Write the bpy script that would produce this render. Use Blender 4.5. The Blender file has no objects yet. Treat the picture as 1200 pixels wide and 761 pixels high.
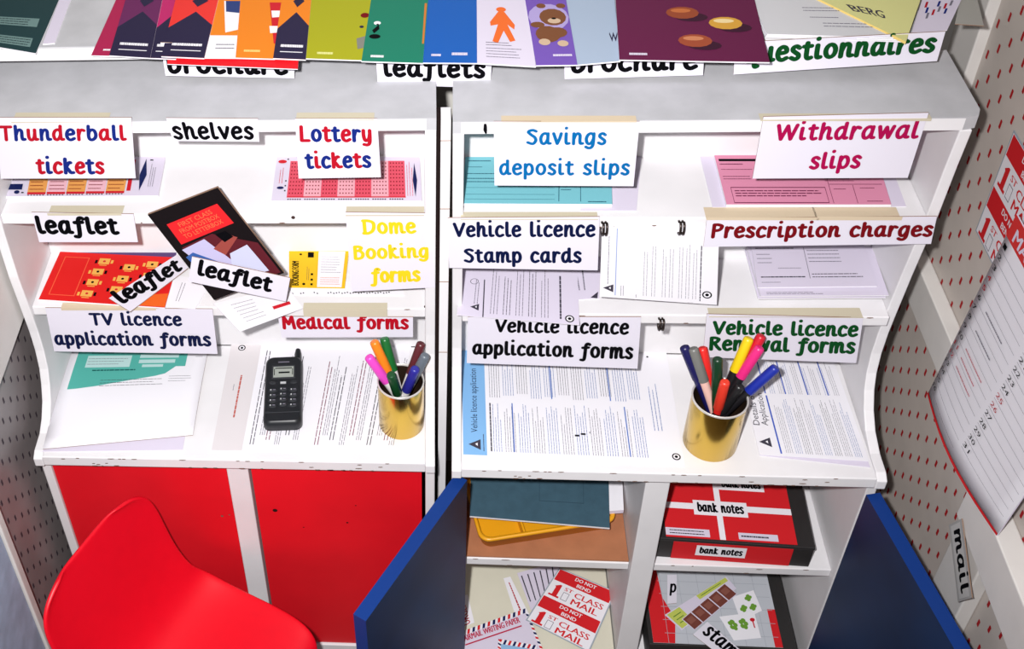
import bpy, math, random
from mathutils import Vector, Matrix
random.seed(7)
S = bpy.context.scene
COL = S.collection
# ------------------------------------------------------------------ camera
F, PITCH, YAW, ROLL = 1400.826, 0.7157405, -0.1265627, 0.0834337
CAM = Vector((-0.011798, -1.196612, 0.870743))
SX, SY = -233.092, -100.520
def cam_axes():
    cy, sy = math.cos(YAW), math.sin(YAW)
    fw = Vector((sy*math.cos(PITCH), cy*math.cos(PITCH), -math.sin(PITCH)))
    r = Vector((cy, -sy, 0)); d = fw.cross(r)
    c, s = math.cos(ROLL), math.sin(ROLL)
    return c*r + s*d, -s*r + c*d, fw
CR, CD, CF = cam_axes()
cam = bpy.data.cameras.new('camera'); camo = bpy.data.objects.new('camera', cam); COL.objects.link(camo)
m = Matrix.Identity(4)
for i in range(3):
    m[i][0] = CR[i]; m[i][1] = -CD[i]; m[i][2] = -CF[i]; m[i][3] = CAM[i]
camo.matrix_world = m
cam.sensor_fit = 'HORIZONTAL'; cam.sensor_width = 36; cam.lens = 36*F/1200
cam.shift_x = -SX/1200; cam.shift_y = SY/1200
cam.clip_start = 0.02
S.camera = camo
# ------------------------------------------------------------------ light
w = bpy.data.worlds.new('world'); S.world = w; w.use_nodes = True
w.node_tree.nodes['Background'].inputs[0].default_value = (1.0, 0.98, 1.0, 1)
w.node_tree.nodes['Background'].inputs[1].default_value = 0.20
fl = bpy.data.lights.new('camera_flash', 'SPOT'); flo = bpy.data.objects.new('camera_flash', fl); COL.objects.link(flo)
fl.energy = 190; fl.spot_size = math.radians(88); fl.spot_blend = 1.0; fl.shadow_soft_size = 0.018
fl.color = (1.0, 0.985, 0.985)
flo.location = CAM - 0.075*CR - 0.045*CD
flo.rotation_euler = (Vector((-0.10, 0.0, -0.40)) - flo.location).to_track_quat('-Z', 'Y').to_euler()
S.view_settings.view_transform = 'Standard'; S.view_settings.look = 'None'
S.view_settings.exposure = 0.0; S.view_settings.gamma = 1.0; S.view_settings.use_curve_mapping = False
# ------------------------------------------------------------------ frames: two units, slightly turned to each other
RO = Vector((0.01883, -0.00801, 0)); RA, RT = -0.016972, 0.011186
RM = Matrix.Translation(RO) @ Matrix.Rotation(RA, 4, 'Z') @ Matrix.Rotation(-RT, 4, 'Y')
LM = Matrix.Identity(4)
FR = {'L': LM, 'R': RM}; FI = {'L': LM, 'R': RM.inverted()}
def ray(px, py):
    return CR*((px-600-SX)/F) + CD*((py-380.5-SY)/F) + CF
def hit(u, px, py, axis, c):
    """point of the plane axis = c of a unit's frame on the sight line of a photo point (unit coordinates)"""
    o = FI[u] @ CAM; d = FI[u].to_3x3() @ ray(px, py)
    t = (c - o[axis])/d[axis]
    return o + d*t
def hitp(px, py, P, n):
    d = ray(px, py); t = (P-CAM).dot(n)/d.dot(n)
    return CAM + d*t
FLOOR = -1.10
Z1, Z2, Z3, Z4 = 0.0, -0.1545, -0.3382, -0.5418
TB, T2, T3, TW = 0.018, Z2+0.017, Z3+0.017, Z4+0.020
Y1, Y2, Y3, YW, YC, YB = -0.001, 0.003, 0.0131, -0.103, -0.085, 0.130
# ------------------------------------------------------------------ materials
def lin(c):
    return tuple((v/255/12.92 if v/255 <= .04045 else ((v/255+.055)/1.055)**2.4) for v in c)
MATS = {}
def mat(name, rgb, rough=0.6, metal=0.0, noise=0.0, scale=30, bump=0.0, k=0.85, spec=0.5, coat=0.0):
    if name in MATS: return MATS[name]
    mt = bpy.data.materials.new(name); mt.use_nodes = True
    nt = mt.node_tree; b = nt.nodes['Principled BSDF']
    c = [min(1, v*k) for v in lin(rgb)]
    b.inputs['Base Color'].default_value = (*c, 1)
    b.inputs['Roughness'].default_value = rough; b.inputs['Metallic'].default_value = metal
    b.inputs['Specular IOR Level'].default_value = spec
    b.inputs['Coat Weight'].default_value = coat
    if noise or bump:
        tc = nt.nodes.new('ShaderNodeTexCoord'); no = nt.nodes.new('ShaderNodeTexNoise')
        no.inputs['Scale'].default_value = scale; no.inputs['Detail'].default_value = 6
        nt.links.new(tc.outputs['Object'], no.inputs['Vector'])
        if noise:
            cr = nt.nodes.new('ShaderNodeValToRGB')
            cr.color_ramp.elements[0].position = .3; cr.color_ramp.elements[1].position = .7
            cr.color_ramp.elements[0].color = (*[v*(1-noise) for v in c], 1)
            cr.color_ramp.elements[1].color = (*[min(1, v*(1+noise*.5)) for v in c], 1)
            nt.links.new(no.outputs['Fac'], cr.inputs['Fac']); nt.links.new(cr.outputs['Color'], b.inputs['Base Color'])
        if bump:
            bm_ = nt.nodes.new('ShaderNodeBump'); bm_.inputs['Strength'].default_value = bump; bm_.inputs['Distance'].default_value = .002
            nt.links.new(no.outputs['Fac'], bm_.inputs['Height']); nt.links.new(bm_.outputs['Normal'], b.inputs['Normal'])
    MATS[name] = mt
    return mt
def C(name, r, g, b, rough=.7, **kw): return mat(name, (r, g, b), rough, spec=kw.pop('spec', .25), **kw)
WHITE = mat('white_paint', (240, 238, 240), .45, noise=.05, scale=14, spec=.3)
GREYTOP = mat('pale_grey_paint', (196, 196, 200), .6, noise=.10, scale=25, spec=.2)  # cabinet tops and ledge top, greyer than the white fronts
CREAM = mat('cream_inside', (222, 218, 200), .6, noise=.08, scale=12, spec=.2)
SUPPORTGREY = mat('support_grey_paint', (205, 200, 190), .6, noise=.08, scale=12, spec=.2)  # plain warm grey of the ledge supports
CHIP = C('chipped_edge', 120, 92, 78)
DARKGAP = C('gap_shade_and_holes', 28, 14, 12)
PAPER = C('white_paper', 244, 242, 248)
LILAC = C('lilac_white_paper', 222, 214, 232)
CARD = C('white_card', 230, 226, 238)
EDGE = C('card_edge', 150, 120, 100)
TAPE = C('masking_tape', 205, 196, 172)
TAPE2 = C('peach_masking_tape', 214, 196, 168)
BLACK = C('black_ink', 14, 14, 20, spec=.05, k=.5)
INK = C('grey_ink', 120, 116, 130)
INK2 = C('dark_ink', 62, 58, 72)
NAVY = C('navy_ink', 10, 26, 84)
RED = C('red_ink', 205, 22, 40)
# ------------------------------------------------------------------ object helpers
def link(o, parent=None):
    COL.objects.link(o)
    if parent: o.parent = parent
    return o
def tag(o, label=None, cat=None, group=None, kind=None):
    if label: o['label'] = label
    if cat: o['category'] = cat
    if group: o['group'] = group
    if kind: o['kind'] = kind
    return o
def empty(name, mtx):
    o = bpy.data.objects.new(name, None); COL.objects.link(o); o.empty_display_size = .05
    o.matrix_world = mtx
    return o
class MB:
    """collects faces with materials; builds one mesh object"""
    def __init__(s): s.v = []; s.f = []; s.m = []; s.mats = []; s.sm = []
    def mi(s, mt):
        if mt not in s.mats: s.mats.append(mt)
        return s.mats.index(mt)
    def face(s, pts, mt, smooth=False):
        n = len(s.v); s.v += [Vector(p) for p in pts]; s.f.append(tuple(range(n, n+len(pts)))); s.m.append(s.mi(mt)); s.sm.append(smooth)
    def idx(s, verts, faces, mt, smooth=False):
        n = len(s.v); s.v += [Vector(p) for p in verts]; k = s.mi(mt)
        for f in faces: s.f.append(tuple(i+n for i in f)); s.m.append(k); s.sm.append(smooth)
    def box(s, a, b, mt, M=None):
        x0, y0, z0 = a; x1, y1, z1 = b
        v = [Vector(p) for p in ((x0,y0,z0),(x1,y0,z0),(x1,y1,z0),(x0,y1,z0),(x0,y0,z1),(x1,y0,z1),(x1,y1,z1),(x0,y1,z1))]
        if M: v = [M @ p for p in v]
        s.idx(v, [(0,3,2,1),(4,5,6,7),(0,1,5,4),(1,2,6,5),(2,3,7,6),(3,0,4,7)], mt)
    def prism(s, prof, d, mt):
        """closed outline of 3d points swept along d"""
        n = len(prof); a = [Vector(p) for p in prof]; b = [p+Vector(d) for p in a]
        s.idx(a+b, [tuple(range(n-1, -1, -1)), tuple(range(n, 2*n))]+[(i, (i+1) % n, (i+1) % n+n, i+n) for i in range(n)], mt)
    def rings(s, rings, mt, cap0=True, cap1=True, smooth=True):
        n = len(rings[0]); v = [p for r in rings for p in r]; f = []
        for i in range(len(rings)-1):
            for j in range(n):
                f.append((i*n+j, i*n+(j+1) % n, (i+1)*n+(j+1) % n, (i+1)*n+j))
        s.idx(v, f, mt, smooth)
        if cap0: s.face(list(reversed(rings[0])), mt)
        if cap1: s.face(rings[-1], mt)
    def tube(s, pts, radii, mt, n=12, cap=True):
        pts = [Vector(p) for p in pts]
        if not hasattr(radii, '__len__'): radii = [radii]*len(pts)
        rings = []; nrm = None
        for i, p in enumerate(pts):
            t = (pts[min(i+1, len(pts)-1)]-pts[max(i-1, 0)])
            if t.length < 1e-9: t = (pts[-1]-pts[0])
            t.normalize()
            if nrm is None:
                a = Vector((0, 0, 1)) if abs(t.z) < .9 else Vector((1, 0, 0)); nrm = t.cross(a).normalized()
            nrm = (nrm - t*nrm.dot(t)).normalized(); bn = t.cross(nrm)
            rings.append([p+radii[i]*(math.cos(2*math.pi*j/n)*nrm+math.sin(2*math.pi*j/n)*bn) for j in range(n)])
        s.rings(rings, mt, cap, cap)
    def build(s, name, parent=None, origin=None, bevel=0, merge=False):
        me = bpy.data.meshes.new(name)
        if origin is None and parent is None and s.v:
            lo = Vector([min(p[i] for p in s.v) for i in range(3)]); hi = Vector([max(p[i] for p in s.v) for i in range(3)])
            origin = Vector(((lo.x+hi.x)/2, (lo.y+hi.y)/2, lo.z))
        o0 = origin or Vector((0, 0, 0))
        me.from_pydata([p-o0 for p in s.v], [], s.f)
        for mt in s.mats: me.materials.append(mt)
        me.polygons.foreach_set('material_index', s.m); me.polygons.foreach_set('use_smooth', s.sm)
        me.update()
        o = bpy.data.objects.new(name, me); link(o, parent); o.location = o0
        if bevel:
            b = o.modifiers.new('bevel', 'BEVEL'); b.width = bevel; b.segments = 2; b.limit_method = 'ANGLE'
        return o
# ------------------------------------------------------------------ handwriting letters (x-height 1)
def arc(cx, cy, rx, ry, a0, a1, n=9):
    return [(cx+rx*math.cos(math.radians(a0+(a1-a0)*i/n)), cy+ry*math.sin(math.radians(a0+(a1-a0)*i/n))) for i in range(n+1)]
def sp(*pts, n=5):
    """smooth curve through points"""
    P = [pts[0]]+list(pts)+[pts[-1]]; out = []
    for i in range(1, len(P)-2):
        p0, p1, p2, p3 = P[i-1:i+3]
        for k in range(n):
            t = k/n
            out.append(tuple(.5*((2*p1[j])+(-p0[j]+p2[j])*t+(2*p0[j]-5*p1[j]+4*p2[j]-p3[j])*t*t+(-p0[j]+3*p1[j]-3*p2[j]+p3[j])*t**3) for j in (0, 1)))
    out.append(pts[-1]); return out
BOWL = sp((.74,.86),(.50,.99),(.22,.86),(.07,.50),(.16,.12),(.38,.01),(.60,.18),(.74,.48))
G = {
'a': (.98, [BOWL, sp((.76,.98),(.74,.40),(.78,.08),(.98,.05))]),
'b': (.92, [sp((.14,1.65),(.12,.8),(.12,.3),(.22,.06),(.46,.0),(.74,.2),(.82,.52),(.70,.88),(.46,.98),(.22,.82),(.13,.55))]),
'c': (.78, [sp((.72,.84),(.48,.99),(.22,.86),(.07,.5),(.16,.14),(.42,.0),(.74,.12))]),
'd': (1.0, [BOWL, sp((.76,1.65),(.75,.6),(.76,.2),(.84,.04),(1.0,.06))]),
'e': (.84, [sp((.10,.52),(.44,.54),(.74,.62),(.70,.88),(.46,1.0),(.20,.86),(.07,.5),(.18,.12),(.46,.0),(.78,.14))]),
'f': (.80, [sp((.86,1.48),(.72,1.64),(.54,1.58),(.44,1.2),(.40,.5),(.34,-.2),(.22,-.46),(-.02,-.44)), [(.12,.92),(.74,.96)]]),
'g': (.92, [BOWL, sp((.76,.98),(.75,.3),(.70,-.2),(.52,-.50),(.26,-.52),(.06,-.38))]),
'h': (.98, [sp((.12,1.65),(.12,.0)), sp((.13,.45),(.28,.84),(.52,.99),(.70,.82),(.71,.3),(.78,.05),(.98,.06))]),
'i': (.48, [sp((.14,.98),(.14,.3),(.22,.04),(.44,.06)), [(.14,1.90),(.145,1.96)]]),
'k': (.90, [[(.12,1.65),(.12,.0)], sp((.66,.98),(.50,.98),(.14,.50)), sp((.22,.55),(.44,.30),(.64,.04),(.90,.05))]),
'l': (.46, [sp((.14,1.65),(.13,.6),(.16,.16),(.26,.02),(.46,.06))]),
'm': (1.46, [[(.12,.98),(.12,.0)], sp((.13,.45),(.26,.84),(.48,.98),(.64,.82),(.65,.0)), sp((.66,.45),(.80,.84),(1.02,.98),(1.18,.8),(1.19,.3),(1.26,.05),(1.46,.06))]),
'n': (.98, [[(.12,.98),(.12,.0)], sp((.13,.45),(.28,.84),(.52,.98),(.70,.82),(.71,.3),(.78,.05),(.98,.06))]),
'o': (.92, [arc(.46,.5,.38,.49,90,450,16)]),
'p': (.92, [[(.12,.98),(.11,-.58)], sp((.13,.55),(.24,.84),(.48,.99),(.72,.86),(.82,.5),(.72,.14),(.46,.0),(.22,.12),(.13,.36))]),
'q': (.98, [BOWL, sp((.76,.98),(.75,.2),(.76,-.40),(.84,-.56),(1.0,-.5))]),
'r': (.70, [[(.12,.98),(.12,.0)], sp((.13,.45),(.26,.82),(.44,.97),(.66,.90))]),
's': (.72, [sp((.64,.86),(.42,.99),(.18,.90),(.14,.70),(.36,.52),(.60,.34),(.60,.12),(.36,.0),(.06,.12))]),
't': (.66, [sp((.26,1.38),(.25,.5),(.28,.14),(.42,.0),(.64,.06)), [(.02,.94),(.58,.96)]]),
'u': (.98, [sp((.12,.98),(.12,.4),(.22,.06),(.44,.0),(.64,.22),(.72,.6)), sp((.74,.98),(.73,.4),(.78,.06),(.98,.06))]),
'v': (.82, [[(.04,.98),(.40,.02)], sp((.40,.02),(.62,.5),(.76,.98))]),
'w': (1.26, [[(.04,.98),(.34,.03)], [(.34,.03),(.62,.92)], [(.62,.92),(.92,.03)], [(.92,.03),(1.18,.98)]]),
'y': (.92, [sp((.12,.98),(.12,.5),(.24,.08),(.46,.04),(.66,.26),(.73,.6)), sp((.75,.98),(.74,.2),(.68,-.28),(.48,-.52),(.14,-.46))]),
'T': (1.12, [[(.02,1.5),(1.06,1.5)], [(.54,1.5),(.54,.0)]]),
'L': (.90, [[(.12,1.55),(.12,.02)], [(.12,.02),(.84,.02)]]),
'S': (.98, [sp((.86,1.36),(.58,1.55),(.24,1.44),(.14,1.14),(.40,.86),(.74,.62),(.84,.30),(.56,.01),(.08,.14))]),
'W': (1.66, [[(.06,1.5),(.42,.03)], [(.42,.03),(.84,1.4)], [(.84,1.4),(1.22,.03)], [(1.22,.03),(1.60,1.5)]]),
'D': (1.22, [[(.14,1.5),(.14,.0)], sp((.02,1.5),(.5,1.50),(.94,1.26),(1.10,.78),(.94,.26),(.5,.0),(.02,.0))]),
'B': (1.06, [[(.14,1.5),(.14,.0)], sp((.14,1.5),(.52,1.50),(.80,1.30),(.70,.96),(.48,.84),(.14,.84)), sp((.30,.84),(.66,.80),(.94,.50),(.82,.12),(.48,.0),(.14,.0))]),
'V': (1.10, [[(.04,1.5),(.52,.03)], [(.52,.03),(1.06,1.5)]]),
'R': (1.10, [[(.14,1.5),(.14,.0)], sp((.14,1.5),(.54,1.50),(.86,1.26),(.76,.90),(.48,.76),(.16,.76)), sp((.44,.76),(.70,.36),(1.04,.02))]),
'P': (.98, [[(.14,1.5),(.14,.0)], sp((.14,1.5),(.54,1.50),(.88,1.24),(.80,.84),(.50,.68),(.14,.68))]),
'M': (1.46, [[(.14,.0),(.26,1.5)], [(.26,1.5),(.72,.45)], [(.72,.45),(1.18,1.5)], [(1.18,1.5),(1.32,.0)]]),
' ': (.52, []),
}
def hand(text, width, aspect):
    """filled outlines of hand lettering: list (char index, polygons) plus total width; aspect = horizontal stretch"""
    out = []; x = 0; h = width/2
    for ci, ch in enumerate(text):
        adv, strokes = G[ch]
        for st in strokes:
            P = [((x+a)*aspect, 1+(b-1)*.52 if b > 1 else (b*.72 if b < 0 else b)) for a, b in st]
            n = len(P); L = []; Rr = []
            for i in range(n):
                a = P[max(i-1, 0)]; b = P[min(i+1, n-1)]
                dx, dy = b[0]-a[0], b[1]-a[1]; l = math.hypot(dx, dy) or 1
                nx, ny = -dy/l*h, dx/l*h
                L.append((P[i][0]+nx, P[i][1]+ny)); Rr.append((P[i][0]-nx, P[i][1]-ny))
            polys = [(L[i], Rr[i], Rr[i+1], L[i+1]) for i in range(n-1)]
            for e, q in ((0, P[1]), (n-1, P[n-2])):
                c = P[e]; a0 = math.atan2(c[1]-q[1], c[0]-q[0])
                polys.append([(c[0]+h*math.cos(a0+t), c[1]+h*math.sin(a0+t)) for t in [math.radians(-90+30*k) for k in range(7)]])
            out.append((ci, polys))
        x += adv+.27
    return out, (x-.27)*aspect
SANS = {}
def sans(text):
    if text not in SANS:
        cu = bpy.data.curves.new('lettering', 'FONT'); cu.body = text; cu.resolution_u = 2
        ob = bpy.data.objects.new('lettering', cu); COL.objects.link(ob)
        dg = bpy.context.evaluated_depsgraph_get(); me = ob.evaluated_get(dg).to_mesh()
        vs = [(v.co.x, v.co.y) for v in me.vertices]; fs = [tuple(p.vertices) for p in me.polygons]
        ob.evaluated_get(dg).to_mesh_clear(); bpy.data.objects.remove(ob); bpy.data.curves.remove(cu)
        x0 = min(v[0] for v in vs); x1 = max(v[0] for v in vs); cap = .70
        SANS[text] = ([((x-x0)/(x1-x0), y/cap) for x, y in vs], fs)
    return SANS[text]
# ------------------------------------------------------------------ sheets, cards and anything flat with print on it
class Sheet(MB):
    """a thin slab between four corners (top left, top right, bottom right, bottom left) that carries printed marks"""
    def __init__(s, P, t=.0006, top=PAPER, side=None, bend=None, nu=1, nv=1, flip=None):
        super().__init__(); s.P = [Vector(p) for p in P]; s.t = t; s.bend = bend; s.k = 0
        n = (s.P[1]-s.P[0]).cross(s.P[3]-s.P[0]).normalized()
        ctr = sum(s.P, Vector())/4
        if n.dot(CAM-ctr) < 0: n = -n
        s.n = n; side = side or top
        if bend: nu = max(nu, 10); nv = max(nv, 10)
        s.nu, s.nv = nu, nv
        g = [[s.at(i/nu, j/nv) for i in range(nu+1)] for j in range(nv+1)]
        b = [[p-n*t for p in r] for r in g]
        vt = [p for r in g for p in r]+[p for r in b for p in r]; N = (nu+1)*(nv+1); w_ = nu+1
        ft = []; fs = []
        for j in range(nv):
            for i in range(nu):
                q = (j*w_+i, j*w_+i+1, (j+1)*w_+i+1, (j+1)*w_+i); ft.append(q[::-1]); fs.append(tuple(k+N for k in q))
        ring = [i for i in range(nu+1)]+[j*w_+nu for j in range(1, nv+1)]+[nv*w_+i for i in range(nu-1, -1, -1)]+[j*w_ for j in range(nv-1, 0, -1)]
        for a, c in zip(ring, ring[1:]+ring[:1]): fs.append((a, c, c+N, a+N))
        n0 = len(s.v); s.v += vt
        for q in ft: s.f.append(q); s.m.append(s.mi(top)); s.sm.append(bool(bend))
        for q in fs: s.f.append(q); s.m.append(s.mi(side)); s.sm.append(False)
    def at(s, u, v, off=0):
        P = s.P; p = (P[0]*(1-u)+P[1]*u)*(1-v)+(P[3]*(1-u)+P[2]*u)*v
        if s.bend: off += s.bend(u, v)
        return p+s.n*off
    def uv(s, px, py):
        """sheet coordinates of a photo point"""
        q = hitp(px, py, s.P[0], s.n); u = v = .5
        for _ in range(12):
            P = s.P; e = (P[0]*(1-u)+P[1]*u)*(1-v)+(P[3]*(1-u)+P[2]*u)*v-q
            du = (P[1]-P[0])*(1-v)+(P[2]-P[3])*v; dv = (P[3]-P[0])*(1-u)+(P[2]-P[1])*u
            a, b, c = du.dot(du), du.dot(dv), dv.dot(dv); r1, r2 = du.dot(e), dv.dot(e); D = a*c-b*b
            u -= (c*r1-b*r2)/D; v -= (a*r2-b*r1)/D
        return u, v
    def lay(s): s.k += 1; return .00018+.000022*s.k
    def poly(s, pts, mt, o=None):
        o = o or s.lay(); s.face([s.at(u, v, o) for u, v in pts], mt)
    def ppoly(s, px, mt): s.poly([s.uv(*p) for p in px], mt)
    def rect(s, u0, v0, u1, v1, mt, o=None):
        o = o or s.lay()
        if s.bend:
            a = max(1, int(abs(u1-u0)*10+.9)); b = max(1, int(abs(v1-v0)*10+.9))
            for i in range(a):
                for j in range(b):
                    x0, x1 = u0+(u1-u0)*i/a, u0+(u1-u0)*(i+1)/a; y0, y1 = v0+(v1-v0)*j/b, v0+(v1-v0)*(j+1)/b
                    s.face([s.at(x0, y0, o), s.at(x1, y0, o), s.at(x1, y1, o), s.at(x0, y1, o)], mt)
        else: s.poly([(u0, v0), (u1, v0), (u1, v1), (u0, v1)], mt, o)
    def size(s): return (s.P[1]-s.P[0]).length, (s.P[3]-s.P[0]).length
    def disc(s, u, v, r, mt, n=14, ru=1, rv=1):
        W, H = s.size(); s.poly([(u+ru*r/W*math.cos(2*math.pi*i/n), v+rv*r/H*math.sin(2*math.pi*i/n)) for i in range(n)], mt)
    def eyelet(s, px, py):
        u, v = s.uv(px, py); s.disc(u, v, .0062, BLACK); s.disc(u, v, .0044, PAPER); s.disc(u, v, .0024, BLACK)
    def lines(s, u0, v0, u1, v1, n, mt, along='u', th=.35, words=True, jag=.25):
        """rows of small print between two corners"""
        o = s.lay(); rnd = random.Random(int(1e6*(u0+v0*3+u1*7+v1*11)+n))
        for i in range(n):
            a = (i+.5)/n; e = 1-jag*rnd.random()**2; x = 0; h = th*.62/n/2
            while x < e:
                l = min(e-x, rnd.uniform(.03, .10)) if words else e
                if along == 'u': q = [(u0+(u1-u0)*x, v0+(v1-v0)*(a-h)), (u0+(u1-u0)*(x+l), v0+(v1-v0)*(a+h))]
                else: q = [(u0+(u1-u0)*(a-h), v1+(v0-v1)*x), (u0+(u1-u0)*(a+h), v1+(v0-v1)*(x+l))]
                (a0, b0), (a1, b1) = q
                s.face([s.at(a0, b0, o), s.at(a1, b0, o), s.at(a1, b1, o), s.at(a0, b1, o)], mt)
                x += l+.009
    def hand(s, text, A, B, xh, mts, wt=.27, up=None):
        wt *= 1.06
        """hand lettering; A, B = baseline ends and xh = x-height, read in the photo's pixels"""
        a = s.uv(*A); b = s.uv(*B); W, H = s.size()
        t = s.uv(A[0], A[1]-xh) if up is None else s.uv(A[0]+up[0], A[1]+up[1])
        hv = math.hypot((a[0]-t[0])*W, (a[1]-t[1])*H)
        L = math.hypot((b[0]-a[0])*W, (b[1]-a[1])*H)
        _, w0 = hand(text, wt, 1); asp = (L/hv-wt)/w0*1.0
        polys, w1 = hand(text, wt, asp)
        ex, ey = (b[0]-a[0])*W/L, (b[1]-a[1])*H/L           # along the line, metres
        for ci, ps in polys:
            mt = mts[ci % len(mts)] if isinstance(mts, (list, tuple)) else mts
            o = s.lay()
            for p in ps:
                q = []
                for gx, gy in p:
                    gx = (gx+wt/2)*hv; gy = gy*hv
                    q.append((a[0]+(ex*gx+ey*gy)/W, a[1]+(ey*gx-ex*gy)/H))
                s.face([s.at(u, v, o) for u, v in q], mt); o += 2.5e-6
    def type(s, text, a, b, cap, mt):
        """printed capitals: a, b = baseline ends in sheet coordinates, cap = cap height (as a share of the sheet's height)"""
        vs, fs = sans(text); W, H = s.size(); o = s.lay()
        L = math.hypot((b[0]-a[0])*W, (b[1]-a[1])*H) or 1e-6; ex, ey = (b[0]-a[0])*W/L, (b[1]-a[1])*H/L
        for k in range(2 if cap > .05 else 1):
            b_ = k*.07*cap*H
            s.idx([s.at(a[0]+(ex*(x*(L-.07*cap*H)+b_)+ey*y*cap*H)/W, a[1]+(ey*(x*(L-.07*cap*H)+b_)-ex*y*cap*H)/H, o+k*6e-6) for x, y in vs], fs, mt)
def quad_y(u, px, y): return [FR[u] @ hit(u, a, b, 1, y) for a, b in px]
def quad_z(u, px, z): return [FR[u] @ hit(u, a, b, 2, z) for a, b in px]
def quad_x(u, px, x): return [FR[u] @ hit(u, a, b, 0, x) for a, b in px]

# ================================================================== the setting
def struct(mb, name, bevel=0):
    o = mb.build(name, origin=Vector((0, 0, 0)), bevel=bevel); o['kind'] = 'structure'; return o
FLOORM = mat('brown_floor', (96, 78, 66), .7, noise=.25, scale=9)
mb = MB(); mb.box((-2, -2.2, FLOOR-.05), (2, .6, FLOOR), FLOORM); struct(mb, 'floor')
WALLM = mat('wall_paint', (225, 222, 214), .8, noise=.05, scale=5)
mb = MB(); mb.box((-2, .36, FLOOR), (2, .42, 1.2), WALLM); struct(mb, 'wall_back')
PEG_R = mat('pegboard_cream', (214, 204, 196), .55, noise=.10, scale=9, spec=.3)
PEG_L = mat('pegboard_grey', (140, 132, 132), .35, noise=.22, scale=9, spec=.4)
SLOT_R = C('red_slot', 196, 22, 32, k=.7); SLOT_L = C('dark_slot', 66, 56, 66)
def pegboard(u, x, sgn, y0, y1, z0, z1, bm_, sm, name):
    mb = MB(); M = FR[u]
    mb.box((x, y0, z0), (x+sgn*.006, y1, z1), bm_, M)
    j = 0; ya, za, dz, dy = (.2265, -.0440, .02335, .02297) if u == 'R' else (.0746, .0545, .02115, .0205)
    z = za-dz*60
    while z < z1-.01:
        y = ya-dy*(60 if j % 2 == 0 else 61)
        while y < y1-.012:
            if y > y0+.01 and z > z0+.01:
                e = x-sgn*.0003; a, b = (.0027, .0068) if u == 'R' else (.0024, .006)
                mb.face([M @ Vector(p) for p in ((e, y-a, z-b*.86), (e, y, z-b), (e, y+a, z-b*.86), (e, y+a, z+b*.86), (e, y, z+b), (e, y-a, z+b*.86))], sm)
            y += dy*2
        z += dz; j += 1
    return struct(mb, name)
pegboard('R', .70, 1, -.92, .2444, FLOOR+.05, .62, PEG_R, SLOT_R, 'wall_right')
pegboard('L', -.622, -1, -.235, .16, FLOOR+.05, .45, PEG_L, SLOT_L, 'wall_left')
FRAME = mat('frame_paint', (232, 228, 224), .5, noise=.05, scale=20, spec=.3)
def bar(u, a, b, name, mt=FRAME):
    mb = MB(); mb.box(a, b, mt, FR[u]); return struct(mb, name, .002)
bar('R', (.6854, .2388, FLOOR), (.7168, .3117, .62), 'trim_1')
bar('R', (.678, -.161, -.438), (.6995, .2377, -.372), 'trim_2')
bar('R', (.6697, -.92, -.516), (.6995, -.162, -.4385), 'trim_3')
bar('R', (.6787, -.240, FLOOR), (.6995, -.162, -.5165), 'trim_4')
bar('L', (-.6215, -.234, -.352), (-.606, .12, -.170), 'trim_5')
bar('L', (-.632, -.252, FLOOR), (-.600, -.236, -.10), 'trim_6')
BLUEGREY = mat('mottled_blue_board', (176, 196, 222), .6, noise=.22, scale=28)
mb = MB(); mb.box((-.640, -.80, FLOOR), (-.604, -.254, -.06), BLUEGREY); struct(mb, 'wall_partition_left')

# ================================================================== the two cabinets
def profile(u):
    k = .009 if u == 'R' else -.012
    return [(-.001, -.0005), (.002+k*.2, -.06), (.004+k*.5, -.15), (.011+k, -.25), (.018+k, -.33), (.021+k, -.37), (.021+k, -.41), (.016+k, -.445), (.006+k, -.470),
            (-.010+k*.8, -.493), (-.032+k*.6, -.510), (-.060, -.5195), (-.092, -.5200), (YW-.001, -.5260), (YW-.001, Z4-.001), (YC, Z4-.012), (YC, FLOOR), (YB+.012, FLOOR), (YB+.012, -.0005)]
REDP = mat('red_door_paint', (238, 20, 36), .45, noise=.10, scale=7, spec=.35)
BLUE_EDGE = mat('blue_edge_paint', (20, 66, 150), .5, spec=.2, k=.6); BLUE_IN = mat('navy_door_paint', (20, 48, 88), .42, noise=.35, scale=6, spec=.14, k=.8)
WOOD = mat('brown_board', (178, 116, 80), .6, noise=.12, scale=30)
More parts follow.
